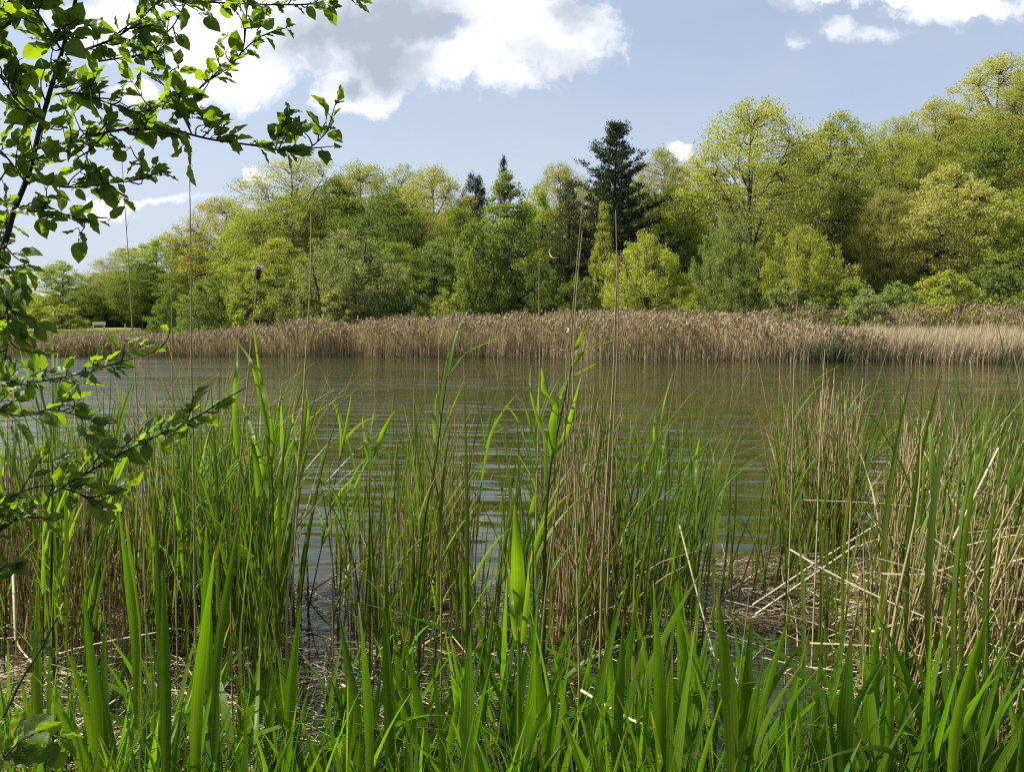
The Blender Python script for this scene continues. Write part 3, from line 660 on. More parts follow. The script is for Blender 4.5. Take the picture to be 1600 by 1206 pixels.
b_ = bed('shore_grass', M['gsedge'], 16000, (-48, -24), 5.5, lambda x, d: 0.75 + 0.5 * fbm(x * 0.4, d * 0.4, 49), 0.02, 0.1, 0.05, start=-0.5)
tag(b_, 'greenish low sedge along the water at the left end of the far bank', 'sedges')
b_ = bed('meadow_grass', M['gsedge'], 30000, (-75, -14), 22, lambda x, d: 0.30 + 0.3 * fbm(x * 0.3, d * 0.3, 43), 0.035, 0.0, 0.03, start=5)
tag(b_, 'yellow green meadow grass around the white bench', 'grass')
x0 = 4.0
# dry reed shoots standing in front of single bushes
mb = MB()
b_ = bed('tall_reeds', M['drybed'], 5000, (14, 34), 3.0, lambda x, d: 2.0 + 1.2 * (fbm(x * 0.6, d, 47)), 0.02, 0.6, 0.08, start=8)
tag(b_, 'taller plumed reeds scattered in front of the bushes at the right', 'reeds')

# ------------------------------------------------------------------ bench and post on the far meadow
def box(mb, c, s):
    c = np.array(c); s = np.array(s) / 2
    V = np.array([[i, j, k] for i in (-1, 1) for j in (-1, 1) for k in (-1, 1)]) * s + c
    mb.add(V, [[0, 1, 3, 2], [4, 6, 7, 5], [0, 4, 5, 1], [2, 3, 7, 6], [0, 2, 6, 4], [1, 5, 7, 3]])
bx = XG(155, 84, 1.2); bz = float(terrain(bx, 84))
be = empty('park_bench', (bx, 84, bz - 0.02)); be.rotation_euler = (0, 0, 0.2)
tag(be, 'small white bench on the meadow at the left of the far bank', 'bench')
mb = MB()
for k in range(3): box(mb, (0, -0.12 - 0.16 * k, 0.44), (1.35, 0.13, 0.04))
mb.build('seat', M['white'], be, False)
mb = MB()
for k in range(2): box(mb, (0, 0.06 + 0.02 * k, 0.62 + 0.17 * k), (1.35, 0.04, 0.13))
mb.build('backrest', M['white'], be, False)
for sx in (-0.55, 0.55):
    for sy in (-0.42, 0.06):
        mb = MB(); box(mb, (sx, sy, 0.21), (0.07, 0.07, 0.42 if sy < 0 else 0.9)); mb.build('leg', M['white'], be, False)
pe = MB(); box(pe, (0, 0, 0.25), (0.12, 0.12, 0.5)); box(pe, (0, 0, 0.525), (0.16, 0.16, 0.05))
o = pe.build('marker_post', M['white'], None, False); o.location = (XG(196, 86, 1.4), 86, float(terrain(XG(196, 86, 1.4), 86)))
tag(o, 'short white post in the shade right of the bench', 'post')

# ------------------------------------------------------------------ foreground plants
def arc_line(n, K, h, lean, bend, az_):
    """midribs rising from the origin: lean and bend in direction az_"""
    t_ = np.linspace(0, 1, K)[None, :]
    h = np.asarray(h)[:, None]; r = h * (np.asarray(lean)[:, None] * t_ + np.asarray(bend)[:, None] * t_ ** 2.6)
    z = h * t_ * (1 - 0.25 * (np.asarray(bend)[:, None] * t_) ** 2)
    az_ = np.asarray(az_)[:, None]
    return np.stack([np.cos(az_) * r, np.sin(az_) * r, z], -1)
def wprof(K, kind='iris'):
    t_ = np.linspace(0, 1, K)
    if kind == 'iris': return np.clip((0.62 + 0.38 * np.sin(np.pi * np.clip(t_ * 1.15, 0, 1))) * np.clip((1 - t_) / 0.42, 0, 1) ** 0.62, 0.015, 1)
    if kind == 'sedge': return np.clip((0.8 + 0.2 * np.sin(np.pi * t_)) * np.clip((1 - t_) / 0.55, 0, 1) ** 0.75, 0.02, 1)
    return np.clip(np.clip(t_ / 0.28 + 0.15, 0, 1) ** 0.6 * (1 - t_) ** 0.72 * 1.15, 0.015, 1)
# broad leaved clumps: each leaf a child
IRIS = []
for k in range(9):
    r = empty('iris_clump'); KIDS[r.name] = []; nl = int(rng.integers(7, 11)); a0 = rng.random() * 6.28
    for j in range(nl):
        s_ = (j - (nl - 1) / 2) / nl * 2
        az_ = a0 if s_ > 0 else a0 + np.pi
        hh = rng.uniform(0.62, 1.0) * (1 - 0.25 * abs(s_)); K = 14
        bend = rng.uniform(0.02, 0.22) + (0.75 if rng.random() < 0.10 else 0)
        P = arc_line(1, K, [hh], [abs(s_) * 0.22 + rng.uniform(0, 0.06)], [bend], [az_ + rng.normal() * 0.35])[0]
        P = P + np.array([math.cos(a0) * s_ * 0.05, math.sin(a0) * s_ * 0.05, 0]) + rng.normal(size=3) * np.array([0.012, 0.012, 0])
        mb = MB(); tw = rng.normal() * 0.5 + np.linspace(0, rng.normal() * 0.5, K)
        ang = a0 + tw; S_ = np.stack([np.cos(ang), np.sin(ang), 0 * ang], -1)
        blades(mb, P, wprof(K) * rng.uniform(0.024, 0.041), S_, 0.16, var=rng.random(), cols=5)
        KIDS[r.name].append(mb.build('leaf', M['iris'], r))
    IRIS.append(r)
used = set()
def place_clump(protos, x, y, sc, rz, lean, group, label, cat, zoff=0.0, leany=0.0, zsc=None):
    i = int(rng.integers(len(protos))); p = protos[i]
    if (id(protos), i) in used: o = copy_tree(p) if p.name in KIDS else p.copy(); 
    else: o = p; used.add((id(protos), i))
    if o.name not in COL.objects: COL.objects.link(o)
    o.rotation_mode = 'ZYX'; o.location = (x, y, max(float(terrain(x, y)), -0.10) + zoff); o.rotation_euler = (leany, lean, rz)
    o.scale = (sc, sc, zsc or sc)
    tag(o, label, cat, group); return o
n_i = 0
for row, (Ya, Yb, cnt) in enumerate([(1.45, 1.9, 26), (1.9, 2.35, 38), (2.35, 2.9, 36), (2.9, 3.4, 14)]):
    for k in range(cnt):
        px = -40 + (k + rng.uniform(0.1, 0.9)) / cnt * 1680; Yd = rng.uniform(Ya, Yb)
        if row == 3 and (450 < px < 560 or 1150 < px < 1330): continue
        zn = 'left' if px < 530 else 'middle' if px < 1070 else 'right'
        hs = np.interp(px, [0, 150, 300, 420, 600, 800, 1000, 1200, 1300, 1450, 1600], [0.66, 0.80, 0.92, 0.92, 0.92, 1.04, 1.06, 0.95, 0.9, 1.0, 1.05])
        # keep the tops under the line the photo shows
        sc = rng.uniform(0.85, 1.12) * hs * np.interp(Yd, [1.45, 2.1, 3], [0.62, 0.86, 1.0])
        x = XG(px, Yd, 0)
        place_clump(IRIS, x, Yd, sc, rng.random() * 6.28, rng.normal(0.04, 0.07), 'broad leaved green clumps of the near bank',
                    'broad leaved green clump ' + ['cut by the bottom edge', 'of the second row', 'of the third row', 'with its foot in water'][row] + ' ' + zone(NEARZ, px), 'marsh plant', zoff=-0.02)
# narrow leaved tall plants: one mesh each
SEDGE = []
for k in range(16):
    mb = MB(); n = int(rng.integers(6, 12)); K = 13
    h = rng.uniform(0.70, 1.55, n); az_ = rng.random(n) * 6.28
    P = arc_line(n, K, h, rng.uniform(0.0, 0.10, n), rng.uniform(0.0, 0.20, n) + (rng.random(n) < 0.08) * 0.4, az_) + (rng.normal(size=(n, 1, 3)) * np.array([0.045, 0.045, 0]))
    a_ = rng.random(n) * 3.14; tw = a_[:, None] + np.linspace(0, 1, K)[None] * rng.normal(0, 1.2, (n, 1))
    S_ = np.stack([np.cos(tw), np.sin(tw), 0 * tw], -1)
    blades(mb, P, wprof(K, 'sedge')[None] * rng.uniform(0.008, 0.018, (n, 1)), S_, 0.35)
    me = mb.mesh('cattail_plant', M['sedge']); SEDGE.append(bpy.data.objects.new('cattail_plant', me))
DEAD = []
for k in range(10):
    mb = MB(); n = int(rng.integers(9, 18)); K = 7
    h = rng.uniform(0.35, 0.95, n)
    P = arc_line(n, K, h, rng.uniform(0, 0.10, n), rng.uniform(0, 0.06, n), rng.random(n) * 6.28) + (rng.normal(size=(n, 1, 3)) * np.array([0.035, 0.035, 0]))
    tubes(mb, P, np.linspace(1, 0.6, K)[None] * rng.uniform(0.0018, 0.0042, (n, 1)), 5)
    n2 = 6; P = arc_line(n2, K, rng.uniform(0.3, 0.8, n2), rng.uniform(0, 0.2, n2), rng.uniform(0.1, 0.7, n2), rng.random(n2) * 6.28)
    a_ = rng.random(n2) * 3.14
    blades(mb, P, wprof(K, 'sedge')[None] * 0.009, np.stack([np.cos(a_), np.sin(a_), 0 * a_], -1), 0.3)
    me = mb.mesh('dead_stalk_clump', M['dry']); DEAD.append(bpy.data.objects.new('dead_stalk_clump', me))
def scatter(protos, zones, cat):
    for (pa, pb, Ya, Yb, n, sa, sb, l0, l1, group, label, zo) in zones:
        for k in range(n):
            px = rng.uniform(pa, pb); Yd = rng.uniform(Ya, Yb); x = XG(px, Yd, 0)
            sc = rng.uniform(sa, sb)
            dp = (Yd - Ya) / (Yb - Ya); dp = 'in front' if dp < 0.34 else 'in the middle' if dp < 0.67 else 'at the back'
            place_clump(protos, x, Yd, sc, rng.random() * 6.28, rng.normal(l0, l1), group, label.split(' of the ')[0].split(' in the ')[0].split(' among ')[0].split(' behind ')[0].split(' in ')[0].split(' at the ')[0] + ' ' + dp + ', ' + zone(NEARZ, px), cat, zoff=zo, leany=rng.normal(0, 0.05))
scatter(SEDGE, [
 (-30, 430, 3.5, 6.3, 84, 0.95, 1.18, 0.02, 0.05, 'narrow leaved reeds of the left stand', 'slender green reed of the dense stand at the left behind the low branch', 0.0),
 (330, 450, 3.2, 5.0, 16, 1.0, 1.2, 0.03, 0.05, 'narrow leaved reeds at the right side of the left stand', 'slender dark green reed at the right edge of the left stand', 0.0),
 (530, 900, 3.6, 6.2, 34, 0.8, 1.12, 0.04, 0.07, 'narrow leaved reeds in the middle', 'slender green reed standing in open water in the middle', 0.0),
 (830, 1100, 3.6, 5.8, 38, 0.85, 1.15, 0.10, 0.08, 'narrow leaved reeds right of the middle', 'slender green reed leaning right among the tan stalks right of the middle', 0.0),
 (1190, 1330, 5.4, 6.8, 24, 0.85, 1.1, 0.10, 0.08, 'narrow leaved reeds of the small island clump', 'green reed of the separate clump standing in water left of the right stand', 0.0),
 (1130, 1300, 3.6, 5.4, 8, 0.6, 0.95, 0.08, 0.08, 'few reeds in front of the small island clump', 'single thin reed in the open water right of the middle', 0.0),
 (1340, 1640, 3.1, 6.0, 74, 1.0, 1.25, 0.22, 0.10, 'narrow leaved reeds of the right stand', 'tall green reed leaning right in the dense stand at the right edge', 0.0),
], 'reed plant')
scatter(DEAD, [
 (-20, 400, 3.6, 5.8, 60, 0.9, 1.45, 0.0, 0.06, 'dead stalk clumps of the left stand', 'clump of reddish brown dead stalks among the left reeds', -0.02),
 (640, 720, 4.6, 5.7, 16, 1.0, 1.4, 0.0, 0.05, 'dead stalk clumps left of the middle', 'clump of brown dead stalks in the water left of the big upright leaf', -0.02),
 (850, 960, 4.0, 5.4, 20, 1.1, 1.6, 0.02, 0.05, 'dead stalk clumps right of the middle', 'clump of tan dead stalks behind the tall paired dry stems', -0.02),
 (1225, 1335, 5.6, 6.8, 24, 1.2, 1.7, 0.02, 0.05, 'dead stalk clumps of the small island', 'dark footed clump of dead stalks in the island clump', -0.02),
 (1350, 1640, 2.7, 6.0, 70, 1.0, 1.5, 0.14, 0.12, 'dead stalk clumps of the right stand', 'clump of tan dead stalks in the stand at the right edge', -0.02),
 (450, 640, 4.2, 5.6, 6, 0.6, 0.9, 0.05, 0.1, 'small dead clumps in open water', 'small clump of dead stalks in the open water between the stands', -0.02),
], 'dead reeds')

# fallen straws, each a thing, lying or leaning
STRAW = []
for k in range(10):
    mb = MB(); L = rng.uniform(0.5, 1.1); K = 8; t_ = np.linspace(-0.5, 0.5, K)
    P = np.stack([t_ * L, 0.04 * rng.normal() * np.sin(t_ * 5) * L, 0.03 * rng.normal() * np.cos(t_ * 4)], -1)
    if k % 3 == 0: P[K // 2:, 1] += np.linspace(0, 0.16, K - K // 2) * rng.choice([-1, 1])
    if k % 2: tubes(mb, P, np.linspace(1, 0.55, K) * rng.uniform(0.0022, 0.0042), 6)
    else: blades(mb, P, np.linspace(1, 0.3, K) * 0.011, np.array([0, 1, 0.3]), 0.3)
    me = mb.mesh('fallen_straw', M['straw']); STRAW.append(bpy.data.objects.new('fallen_straw', me))
def drop_straw(px, Yd, z, rz, tilt, sc, group, label):
    x = XG(px, Yd, 0); o = place_clump(STRAW, x, Yd, sc, 0, 0, group, label, 'straw')
    o.rotation_mode = 'XYZ'; o.rotation_euler = (0, tilt, rz); o.location = (x, Yd, z)
for (pa, pb, Ya, Yb, n, z0, z1, tl, group, label) in [
  (-20, 400, 3.0, 5.0, 85, 0.02, 0.16, 0.10, 'fallen straws on the left mud', 'bleached straw lying on the brown mat at the left'),
  (440, 900, 3.2, 5.2, 38, 0.006, 0.03, 0.04, 'fallen straws in the middle water', 'pale straw floating on the water in the middle'),
  (930, 1180, 3.6, 5.8, 34, 0.01, 0.08, 0.08, 'fallen straws right of the middle', 'bleached straw on the floating mat right of the middle'),
  (1150, 1400, 3.4, 5.6, 40, 0.01, 0.14, 0.14, 'fallen straws before the right stand', 'bleached straw in the tangle before the right stand'),
  (1370, 1640, 2.7, 5.6, 105, 0.04, 0.8, 0.5, 'bent straws in the right stand', 'bleached straw bent over among the reeds at the right edge')]:
    for k in range(n):
        ppx = rng.uniform(pa, pb)
        drop_straw(ppx, rng.uniform(Ya, Yb), rng.uniform(z0, z1) + 0.01, rng.normal(0.2, 0.9), rng.normal(0, tl), rng.uniform(0.5, 1.1), group, label.split(' in the ')[0].split(' at the ')[0].split(' right of ')[0].split(' before ')[0] + ' ' + zone(NEARZ, ppx))
# litter of short pieces, uncountable
def litter(n, zones, name, mat, label, rad=0.0016):
    mb = MB()
    for (pa, pb, Ya, Yb, fr) in zones:
        m_ = int(n * fr); px = rng.uniform(pa, pb, m_); Yd = Ya + (Yb - Ya) * rng.random(m_); x = (px - 800) / F * (Yd + 0.12)
        keepm = fbm(x * 1.5, Yd * 1.5, 61) + rng.random(m_) * 0.25 > 0.52
        x = x[keepm]; Yd = Yd[keepm]; m_ = len(x)
        z = np.maximum(terrain(x, Yd), 0.0) + 0.004 + rng.random(m_) * 0.03
        a_ = rng.normal(0.1, 0.9, m_); L = rng.uniform(0.05, 0.34, m_)
        d = np.stack([np.cos(a_), np.sin(a_), rng.normal(0, 0.07, m_)], -1); t_ = np.linspace(-0.5, 0.5, 4)[None, :, None]
        P = np.stack([x, Yd, z], -1)[:, None] + d[:, None] * L[:, None, None] * t_ + np.cos(t_ * 3) * rng.normal(size=(m_, 1, 3)) * 0.012
        tubes(mb, P, np.full((m_, 4), rad) * rng.uniform(0.5, 1.5, (m_, 1)), 3)
    return tag(mb.build(name, mat), label, 'litter', kind='stuff')
litter(21000, [(-60, 420, 2.6, 5.2, 0.40), (430, 900, 3.0, 5.0, 0.03), (900, 1200, 4.2, 5.9, 0.04), (1130, 1360, 4.2, 5.8, 0.028), (1340, 1660, 2.7, 5.8, 0.30)], 'brown_litter', M['wet'], 'brown mat of broken reed pieces over mud and water')
litter(9000, [(-60, 420, 2.6, 5.2, 0.30), (430, 900, 3.0, 5.0, 0.05), (900, 1200, 4.4, 5.8, 0.025), (1130, 1360, 4.5, 5.6, 0.02), (1340, 1660, 2.7, 5.8, 0.34)], 'straw_litter', M['straw'], 'bleached broken straw scattered over the brown mat', 0.0019)

# growth on both flanks, outside the picture, so that the bank goes on when seen from the side
mb = MB(); n = 5200; sgn = np.where(rng.random(n) < 0.5, -1, 1); Yd = rng.uniform(0.4, 6.0, n); x = sgn * (Yd * 0.72 + 0.35 + rng.random(n) * 4.0)
P = arc_line(n, 8, rng.uniform(0.7, 1.5, n), rng.uniform(0.0, 0.15, n), rng.uniform(0.0, 0.3, n), rng.random(n) * 6.28) + np.stack([x, Yd, np.maximum(terrain(x, Yd), -0.1)], -1)[:, None]
a_ = rng.random(n) * 3.14; blades(mb, P, wprof(8, 'sedge')[None] * rng.uniform(0.007, 0.02, (n, 1)), np.stack([np.cos(a_), np.sin(a_), 0 * a_], -1), 0.3)
tag(mb.build('marsh_growth', M['sedge']), 'green reeds going on along the bank beyond both edges of the picture', 'reeds', kind='stuff')
# fine grass at the very bottom
mb = MB(); n = 1700; px = rng.uniform(-60, 1660, n); Yd = rng.uniform(1.5, 3.2, n); x = (px - 800) / F * (Yd + 0.12)
P = arc_line(n, 8, rng.uniform(0.2, 0.55, n), rng.uniform(0.05, 0.4, n), rng.uniform(0.05, 0.7, n), rng.random(n) * 6.28)
P = P + np.stack([x, Yd, terrain(x, Yd)], -1)[:, None]
a_ = rng.random(n) * 3.14
blades(mb, P, wprof(8, 'sedge')[None] * rng.uniform(0.003, 0.007, (n, 1)), np.stack([np.cos(a_), np.sin(a_), 0 * a_], -1), 0.3)
tag(mb.build('grass', M['iris']), 'fine green grass between the broad leaved clumps', 'grass', kind='stuff')

# ------------------------------------------------------------------ single plants the photo picks out
def pline(pts, Yd, k, wob=0.0):
    L = []
    for i, p in enumerate(pts): L.append(PX(p[0], p[1], Yd + (p[2] if len(p) > 2 else wob * math.sin(i * 1.7))))
    return smooth_line(L, k)
def hero_reed(name, label, cat, Yd, stem, leaves, sr=2.2, smat='tan', lmat='reedleaf', extra=None):
    s_px = list(stem)
    base = pline(stem, Yd, 3 * len(stem)); b0 = base[0].copy()
    if b0[2] > 0.0:                                                  # carry the stem down to the mud
        base = np.vstack([[b0[0] - 0.01, Yd, -0.15], base])
    root = base[0].copy(); r = empty(name, root); base = base - root
    mb = MB(); n = len(base); tubes(mb, base, np.linspace(1.0, 0.35, n) * sr / F * Yd, 7, var=rng.random()); mb.build('stem', M[smat], r)
    for (lp, wpx) in leaves:
        K = 14; P = pline([(p[0], p[1], 0.05 * i * (1 if rng.random() < 0.5 else -1)) for i, p in enumerate(lp)], Yd, K) - root
        wpx = wpx * (0.66 if wpx < 23 else 0.95); mb = MB(); tt = np.linspace(0, 1, K); ang = rng.normal() * 0.3 + tt * rng.normal() * 0.35
        S_ = np.stack([np.cos(ang), np.sin(ang), 0.05 + 0 * ang], -1)
        blades(mb, P, wprof(K, 'iris' if wpx > 20 else 'reed') * wpx / F * Yd, S_, 0.3, var=0.3 + 0.5 * rng.random(), cols=5); mb.build('leaf', M[lmat], r)
    if not leaves and smat in ('tan', 'dry', 'straw'):
        for q in range(int(rng.integers(3, 6))):
            mb = MB(); i = int(rng.integers(3, n - 3)); d_ = nrm(base[i + 1] - base[i]); o_ = nrm(rng.normal(size=3) * np.array([1, 0.6, 0.2])); L_ = rng.uniform(0.03, 0.085)
            tt = np.linspace(0, 1, 6)[:, None]; P = base[i] + d_ * L_ * tt + o_ * (0.001 + L_ * 0.45 * tt ** 2.2)
            blades(mb, P, np.linspace(1, 0.1, 6) * 0.004, np.cross(d_, o_), 0.4)
            mb.build('leaf_sheath', M['straw'], r)
    if extra: extra(r, root)
    tag(r, label, cat); return r
hero_reed('reed_plant', 'bright green reed with tall pointed leaves in front of the far reeds at the left', 'reed plant', 3.0,
  [(432, 1010), (428, 850), (424, 720), (415, 640)],
  [([(425, 760), (418, 640), (408, 590), (395, 502)], 20), ([(423, 700), (405, 610), (392, 565), (371, 535)], 13), ([(372, 720), (367, 640), (369, 576), (372, 528)], 14),
   ([(424, 690), (438, 630), (452, 600), (466, 590)], 7), ([(405, 790), (398, 700), (385, 648), (380, 630)], 15), ([(420, 780), (412, 740), (402, 700), (392, 680)], 12), ([(423, 730), (427, 690), (424, 660), (420, 640)], 14)], lmat='reedleaf', smat='sedge')
hero_reed('reed_plant', 'thin reed with short bright leaves right of the pointed leaved reed', 'reed plant', 3.2, [(455, 960), (462, 830), (470, 700), (476, 600)],
  [([(468, 720), (474, 680), (479, 640), (480, 600)], 13), ([(466, 730), (462, 690), (458, 660), (457, 645)], 10), ([(470, 700), (478, 668), (482, 640), (478, 604)], 9)], sr=1.6)
hero_reed('reed_plant', 'green reed with forked tip leaves reaching above the far waterline left of centre', 'reed plant', 3.3, [(655, 900), (664, 810), (678, 740), (690, 650), (699, 582)],
  [([(699, 590), (706, 545), (716, 512), (731, 484)], 11), ([(702, 582), (722, 556), (744, 543), (784, 525)], 9), ([(690, 660), (688, 620), (698, 560), (712, 530)], 9), ([(680, 690), (678, 650), (680, 625), (684, 600)], 11), ([(684, 720), (700, 660), (720, 610), (745, 590)], 6)], sr=2.2, smat='sedge')
hero_reed('reed_plant', 'large green reed with two crossing tip leaves just right of centre', 'reed plant', 2.8, [(850, 980), (852, 830), (860, 730), (876, 650), (889, 590), (898, 556)],
  [([(893, 568), (902, 540), (911, 518), (927, 487)], 12), ([(893, 572), (915, 548), (938, 538), (973, 527)], 10), ([(862, 712), (864, 660), (874, 620), (890, 585)], 22), ([(866, 716), (882, 680), (896, 630), (908, 588)], 19),
   ([(880, 600), (900, 585), (935, 566), (960, 556)], 7), ([(872, 640), (850, 610), (848, 590), (846, 575)], 12), ([(858, 700), (836, 640), (828, 600), (830, 570)], 8)], sr=3.0, smat='sedge')
hero_reed('reed_plant', 'reed with upright light leaves left of the large centre reed', 'reed plant', 3.4, [(836, 900), (838, 780), (838, 700)],
  [([(838, 710), (840, 660), (843, 610), (846, 572)], 12), ([(836, 700), (828, 660), (822, 640), (815, 620)], 8), ([(838, 690), (850, 640), (868, 600), (884, 580)], 8), ([(836, 740), (820, 690), (808, 655), (790, 632)], 6)], sr=1.5, smat='sedge')
hero_reed('reed_plant', 'low reed with two bright leaf tufts over the water left of centre', 'reed plant', 3.5, [(578, 900), (577, 800), (578, 730)],
  [([(578, 735), (577, 690), (581, 660), (586, 636)], 11), ([(583, 725), (592, 690), (602, 665), (618, 640)], 12), ([(582, 730), (604, 670), (612, 650), (616, 618)], 6), ([(576, 720), (570, 690), (568, 670), (566, 650)], 8)], sr=1.6, smat='sedge')
hero_reed('reed_plant', 'reed with narrow bright leaves right of the paired dry stems', 'reed plant', 3.3, [(1010, 900), (1018, 810), (1024, 740), (1030, 660)],
  [([(1027, 690), (1034, 640), (1042, 610), (1053, 578)], 9), ([(1024, 740), (1022, 690), (1022, 660), (1025, 640)], 8), ([(1026, 750), (1034, 700), (1044, 670), (1060, 650)], 8), ([(1022, 780), (1030, 740), (1034, 710), (1040, 690)], 9)], sr=1.6, smat='sedge')
hero_reed('reed_plant', 'short bright leaved shoot standing alone left of the island clump', 'reed plant', 3.6, [(1082, 900), (1084, 820), (1085, 757)],
  [([(1084, 765), (1085, 735), (1088, 710), (1093, 685)], 12)], sr=1.3, smat='sedge')
hero_reed('broad_leaf_shoot', 'big single upright leaf glowing yellow green at the middle', 'marsh plant', 2.3, [(812, 1190), (811, 1060), (810, 980)],
  [([(811, 1010), (810, 930), (808, 860), (804, 786)], 23), ([(806, 1000), (800, 950), (796, 900), (792, 870)], 14), ([(816, 1010), (822, 950), (826, 900), (832, 860)], 16)], sr=6, smat='iris', lmat='reedleaf')
hero_reed('broad_leaf_shoot', 'short broad leaf upright behind the big single leaf', 'marsh plant', 2.8, [(834, 960), (833, 880), (832, 820)], [([(832, 830), (831, 800), (834, 780), (838, 765)], 14)], sr=2.5, smat='iris', lmat='iris')
hero_reed('reed_plant', 'tall green blade with a hooked tip at the left above the low shrub', 'reed plant', 3.0, [(80, 900), (82, 790), (82, 710)],
  [([(82, 720), (84, 620), (82, 540), (83, 490), (88, 484), (90, 500)], 7), ([(86, 720), (88, 640), (88, 590), (90, 550)], 9), ([(78, 700), (50, 600), (35, 560), (22, 500)], 6), ([(84, 690), (58, 590), (46, 570), (40, 560)], 6)], sr=2.5, smat='sedge')
for px, top, bot, dx, wpx in [(1120, 925, 1206, 25, 22), (1330, 990, 1230, -12, 22), (1372, 975, 1230, -16, 24), (1545, 950, 1230, -60, 20), (1590, 985, 1240, -110, 17), (1060, 900, 1200, 10, 18), (1020, 905, 1200, 12, 18), (975, 960, 1200, -10, 14),
                              (470, 940, 1200, -20, 16), (735, 985, 1200, -5, 20), (600, 940, 1190, 10, 17), (530, 960, 1210, 30, 16), (560, 940, 1210, 18, 14), (335, 860, 1210, -30, 17), (322, 820, 1200, 0, 18), (380, 780, 1150, -45, 13),
                              (185, 790, 1100, 30, 13), (60, 910, 1190, -2, 17), (85, 870, 1190, -8, 15), (130, 930, 1210, 25, 16), (165, 960, 1210, -4, 20), (255, 880, 1200, 5, 17), (1240, 940, 1210, -60, 13), (1175, 960, 1210, -12, 16)]:
    i_ = n_i; n_i += 1
    K = 16; Yd = 1.95 + 0.25 * (i_ % 3); P = pline([(px + dx, bot + 40), (px + dx * 0.9, bot - (bot - top) * 0.3), (px + dx * 0.5, bot - (bot - top) * 0.65), (px, top)], Yd, K)
    mb = MB(); root = P[0].copy(); ang = rng.normal() * 0.3 + np.linspace(0, rng.normal() * 0.5, K)
    blades(mb, P - root, wprof(K) * wpx / F * Yd * 1.15, np.stack([np.cos(ang), np.sin(ang), 0 * ang], -1), 0.2, var=rng.random(), cols=5)
    o = mb.build('sword_leaf', M['iris']); o.location = root
    side = 'left' if px < 540 else 'middle' if px < 1080 else 'right'
    tag(o, 'long sword shaped leaf standing out of the green clumps ' + zone(NEARZ, px), 'leaf', 'long sword leaves over the green clumps')
for px, top, bot, dx, wpx, Yd in [(100, 700, 930, 4, 6, 3.4), (195, 800, 1100, 20, 11, 2.4), (205, 860, 1180, 40, 11, 2.3), (330, 600, 900, 10, 6, 3.5), (345, 640, 1000, 15, 7, 3.0), (450, 640, 900, -15, 6, 3.2), (600, 760, 1040, 6, 7, 3.0), (637, 700, 1010, -4, 6, 3.0),
                                  (705, 660, 900, -20, 6, 3.2), (724, 560, 960, 6, 6, 3.0), (1160, 670, 920, -45, 5, 3.2), (1245, 800, 990, 12, 9, 3.2), (1395, 520, 960, -80, 8, 2.9), (1430, 560, 960, -50, 8, 2.9), (1510, 530, 1000, -60, 10, 2.6), (1590, 520, 1000, -90, 11, 2.5),
                                  (1560, 560, 1060, -70, 9, 2.6), (1600, 560, 1050, -60, 10, 2.5), (1475, 560, 980, -60, 9, 2.8), (1345, 590, 900, -45, 6, 3.4), (1000, 760, 1000, -12, 9, 2.8), (395, 820, 1100, -20, 8, 2.6), (240, 760, 1060, 10, 9, 2.7)]:
    K = 16; P = pline([(px + dx, bot + 60), (px + dx * 0.95, bot - (bot - top) * 0.3), (px + dx * 0.6, bot - (bot - top) * 0.65), (px, top)], Yd, K)
    mb = MB(); root = P[0].copy(); ang = rng.normal() * 0.6 + np.linspace(0, rng.normal() * 1.0, K)
    blades(mb, P - root, wprof(K, 'sedge') * wpx / F * Yd * 1.1, np.stack([np.cos(ang), np.sin(ang), 0 * ang], -1), 0.35, var=rng.random(), cols=3)
    o = mb.build('cattail_leaf', M['sedge']); o.location = root
    side = 'left' if px < 540 else 'middle' if px < 1080 else 'right'
    tag(o, 'tall dark narrow blade rising above the reeds ' + zone(NEARZ, px), 'leaf', 'tall narrow blades over the reeds')

# leafy reeds spread through the middle band
LEAFY = []
for k in range(7):
    r = empty('reed_plant'); KIDS[r.name] = []
    H_ = rng.uniform(0.95, 1.35); P = arc_line(1, 14, [H_], [rng.uniform(0, 0.06)], [rng.uniform(0.02, 0.10)], [0.0])[0]
    mb = MB(); tubes(mb, P, np.linspace(0.0042, 0.0012, 14), 6); KIDS[r.name].append(mb.build('stem', M['sedge'], r))
    for j in range(int(rng.integers(5, 9))):
        i = int(4 + j * 1.3 + rng.integers(0, 2)); i = min(i, 13); az_ = rng.random() * 6.28 if rng.random() < 0.4 else rng.normal(0, 0.7)
        L_ = rng.uniform(0.20, 0.42); Q_ = arc_line(1, 12, [L_], [rng.uniform(0.15, 0.5)], [rng.uniform(0.05, 0.6)], [az_])[0] + P[i]
        mb = MB(); aa = az_ + 1.57 + rng.normal() * 0.3; tw = aa + np.linspace(0, rng.normal() * 0.6, 12)
        blades(mb, Q_, wprof(12, 'reed') * rng.uniform(0.012, 0.024), np.stack([np.cos(tw), np.sin(tw), 0 * tw], -1), 0.3, var=rng.random(), cols=5)
        KIDS[r.name].append(mb.build('leaf', M['reedleaf'], r))
    LEAFY.append(r)
for (pa, pb, Ya, Yb, n) in [(-20, 420, 3.2, 5.2, 20), (440, 1110, 3.1, 5.0, 16), (1190, 1330, 5.3, 6.3, 4), (1340, 1620, 2.8, 5.0, 5)]:
    for k in range(n):
        px = pa + (pb - pa) * (k + rng.uniform(0.1, 0.9)) / n; Yd = rng.uniform(Ya, Yb)
        place_clump(LEAFY, XG(px, Yd, 0), Yd, rng.uniform(0.85, 1.15), rng.normal(0, 0.8), rng.normal(0.06, 0.06), 'leafy green reeds of the near water', 'leafy bright green reed ' + ('near' if Yd < (Ya + Yb) / 2 else 'farther out') + ', ' + zone(NEARZ, px), 'reed plant')
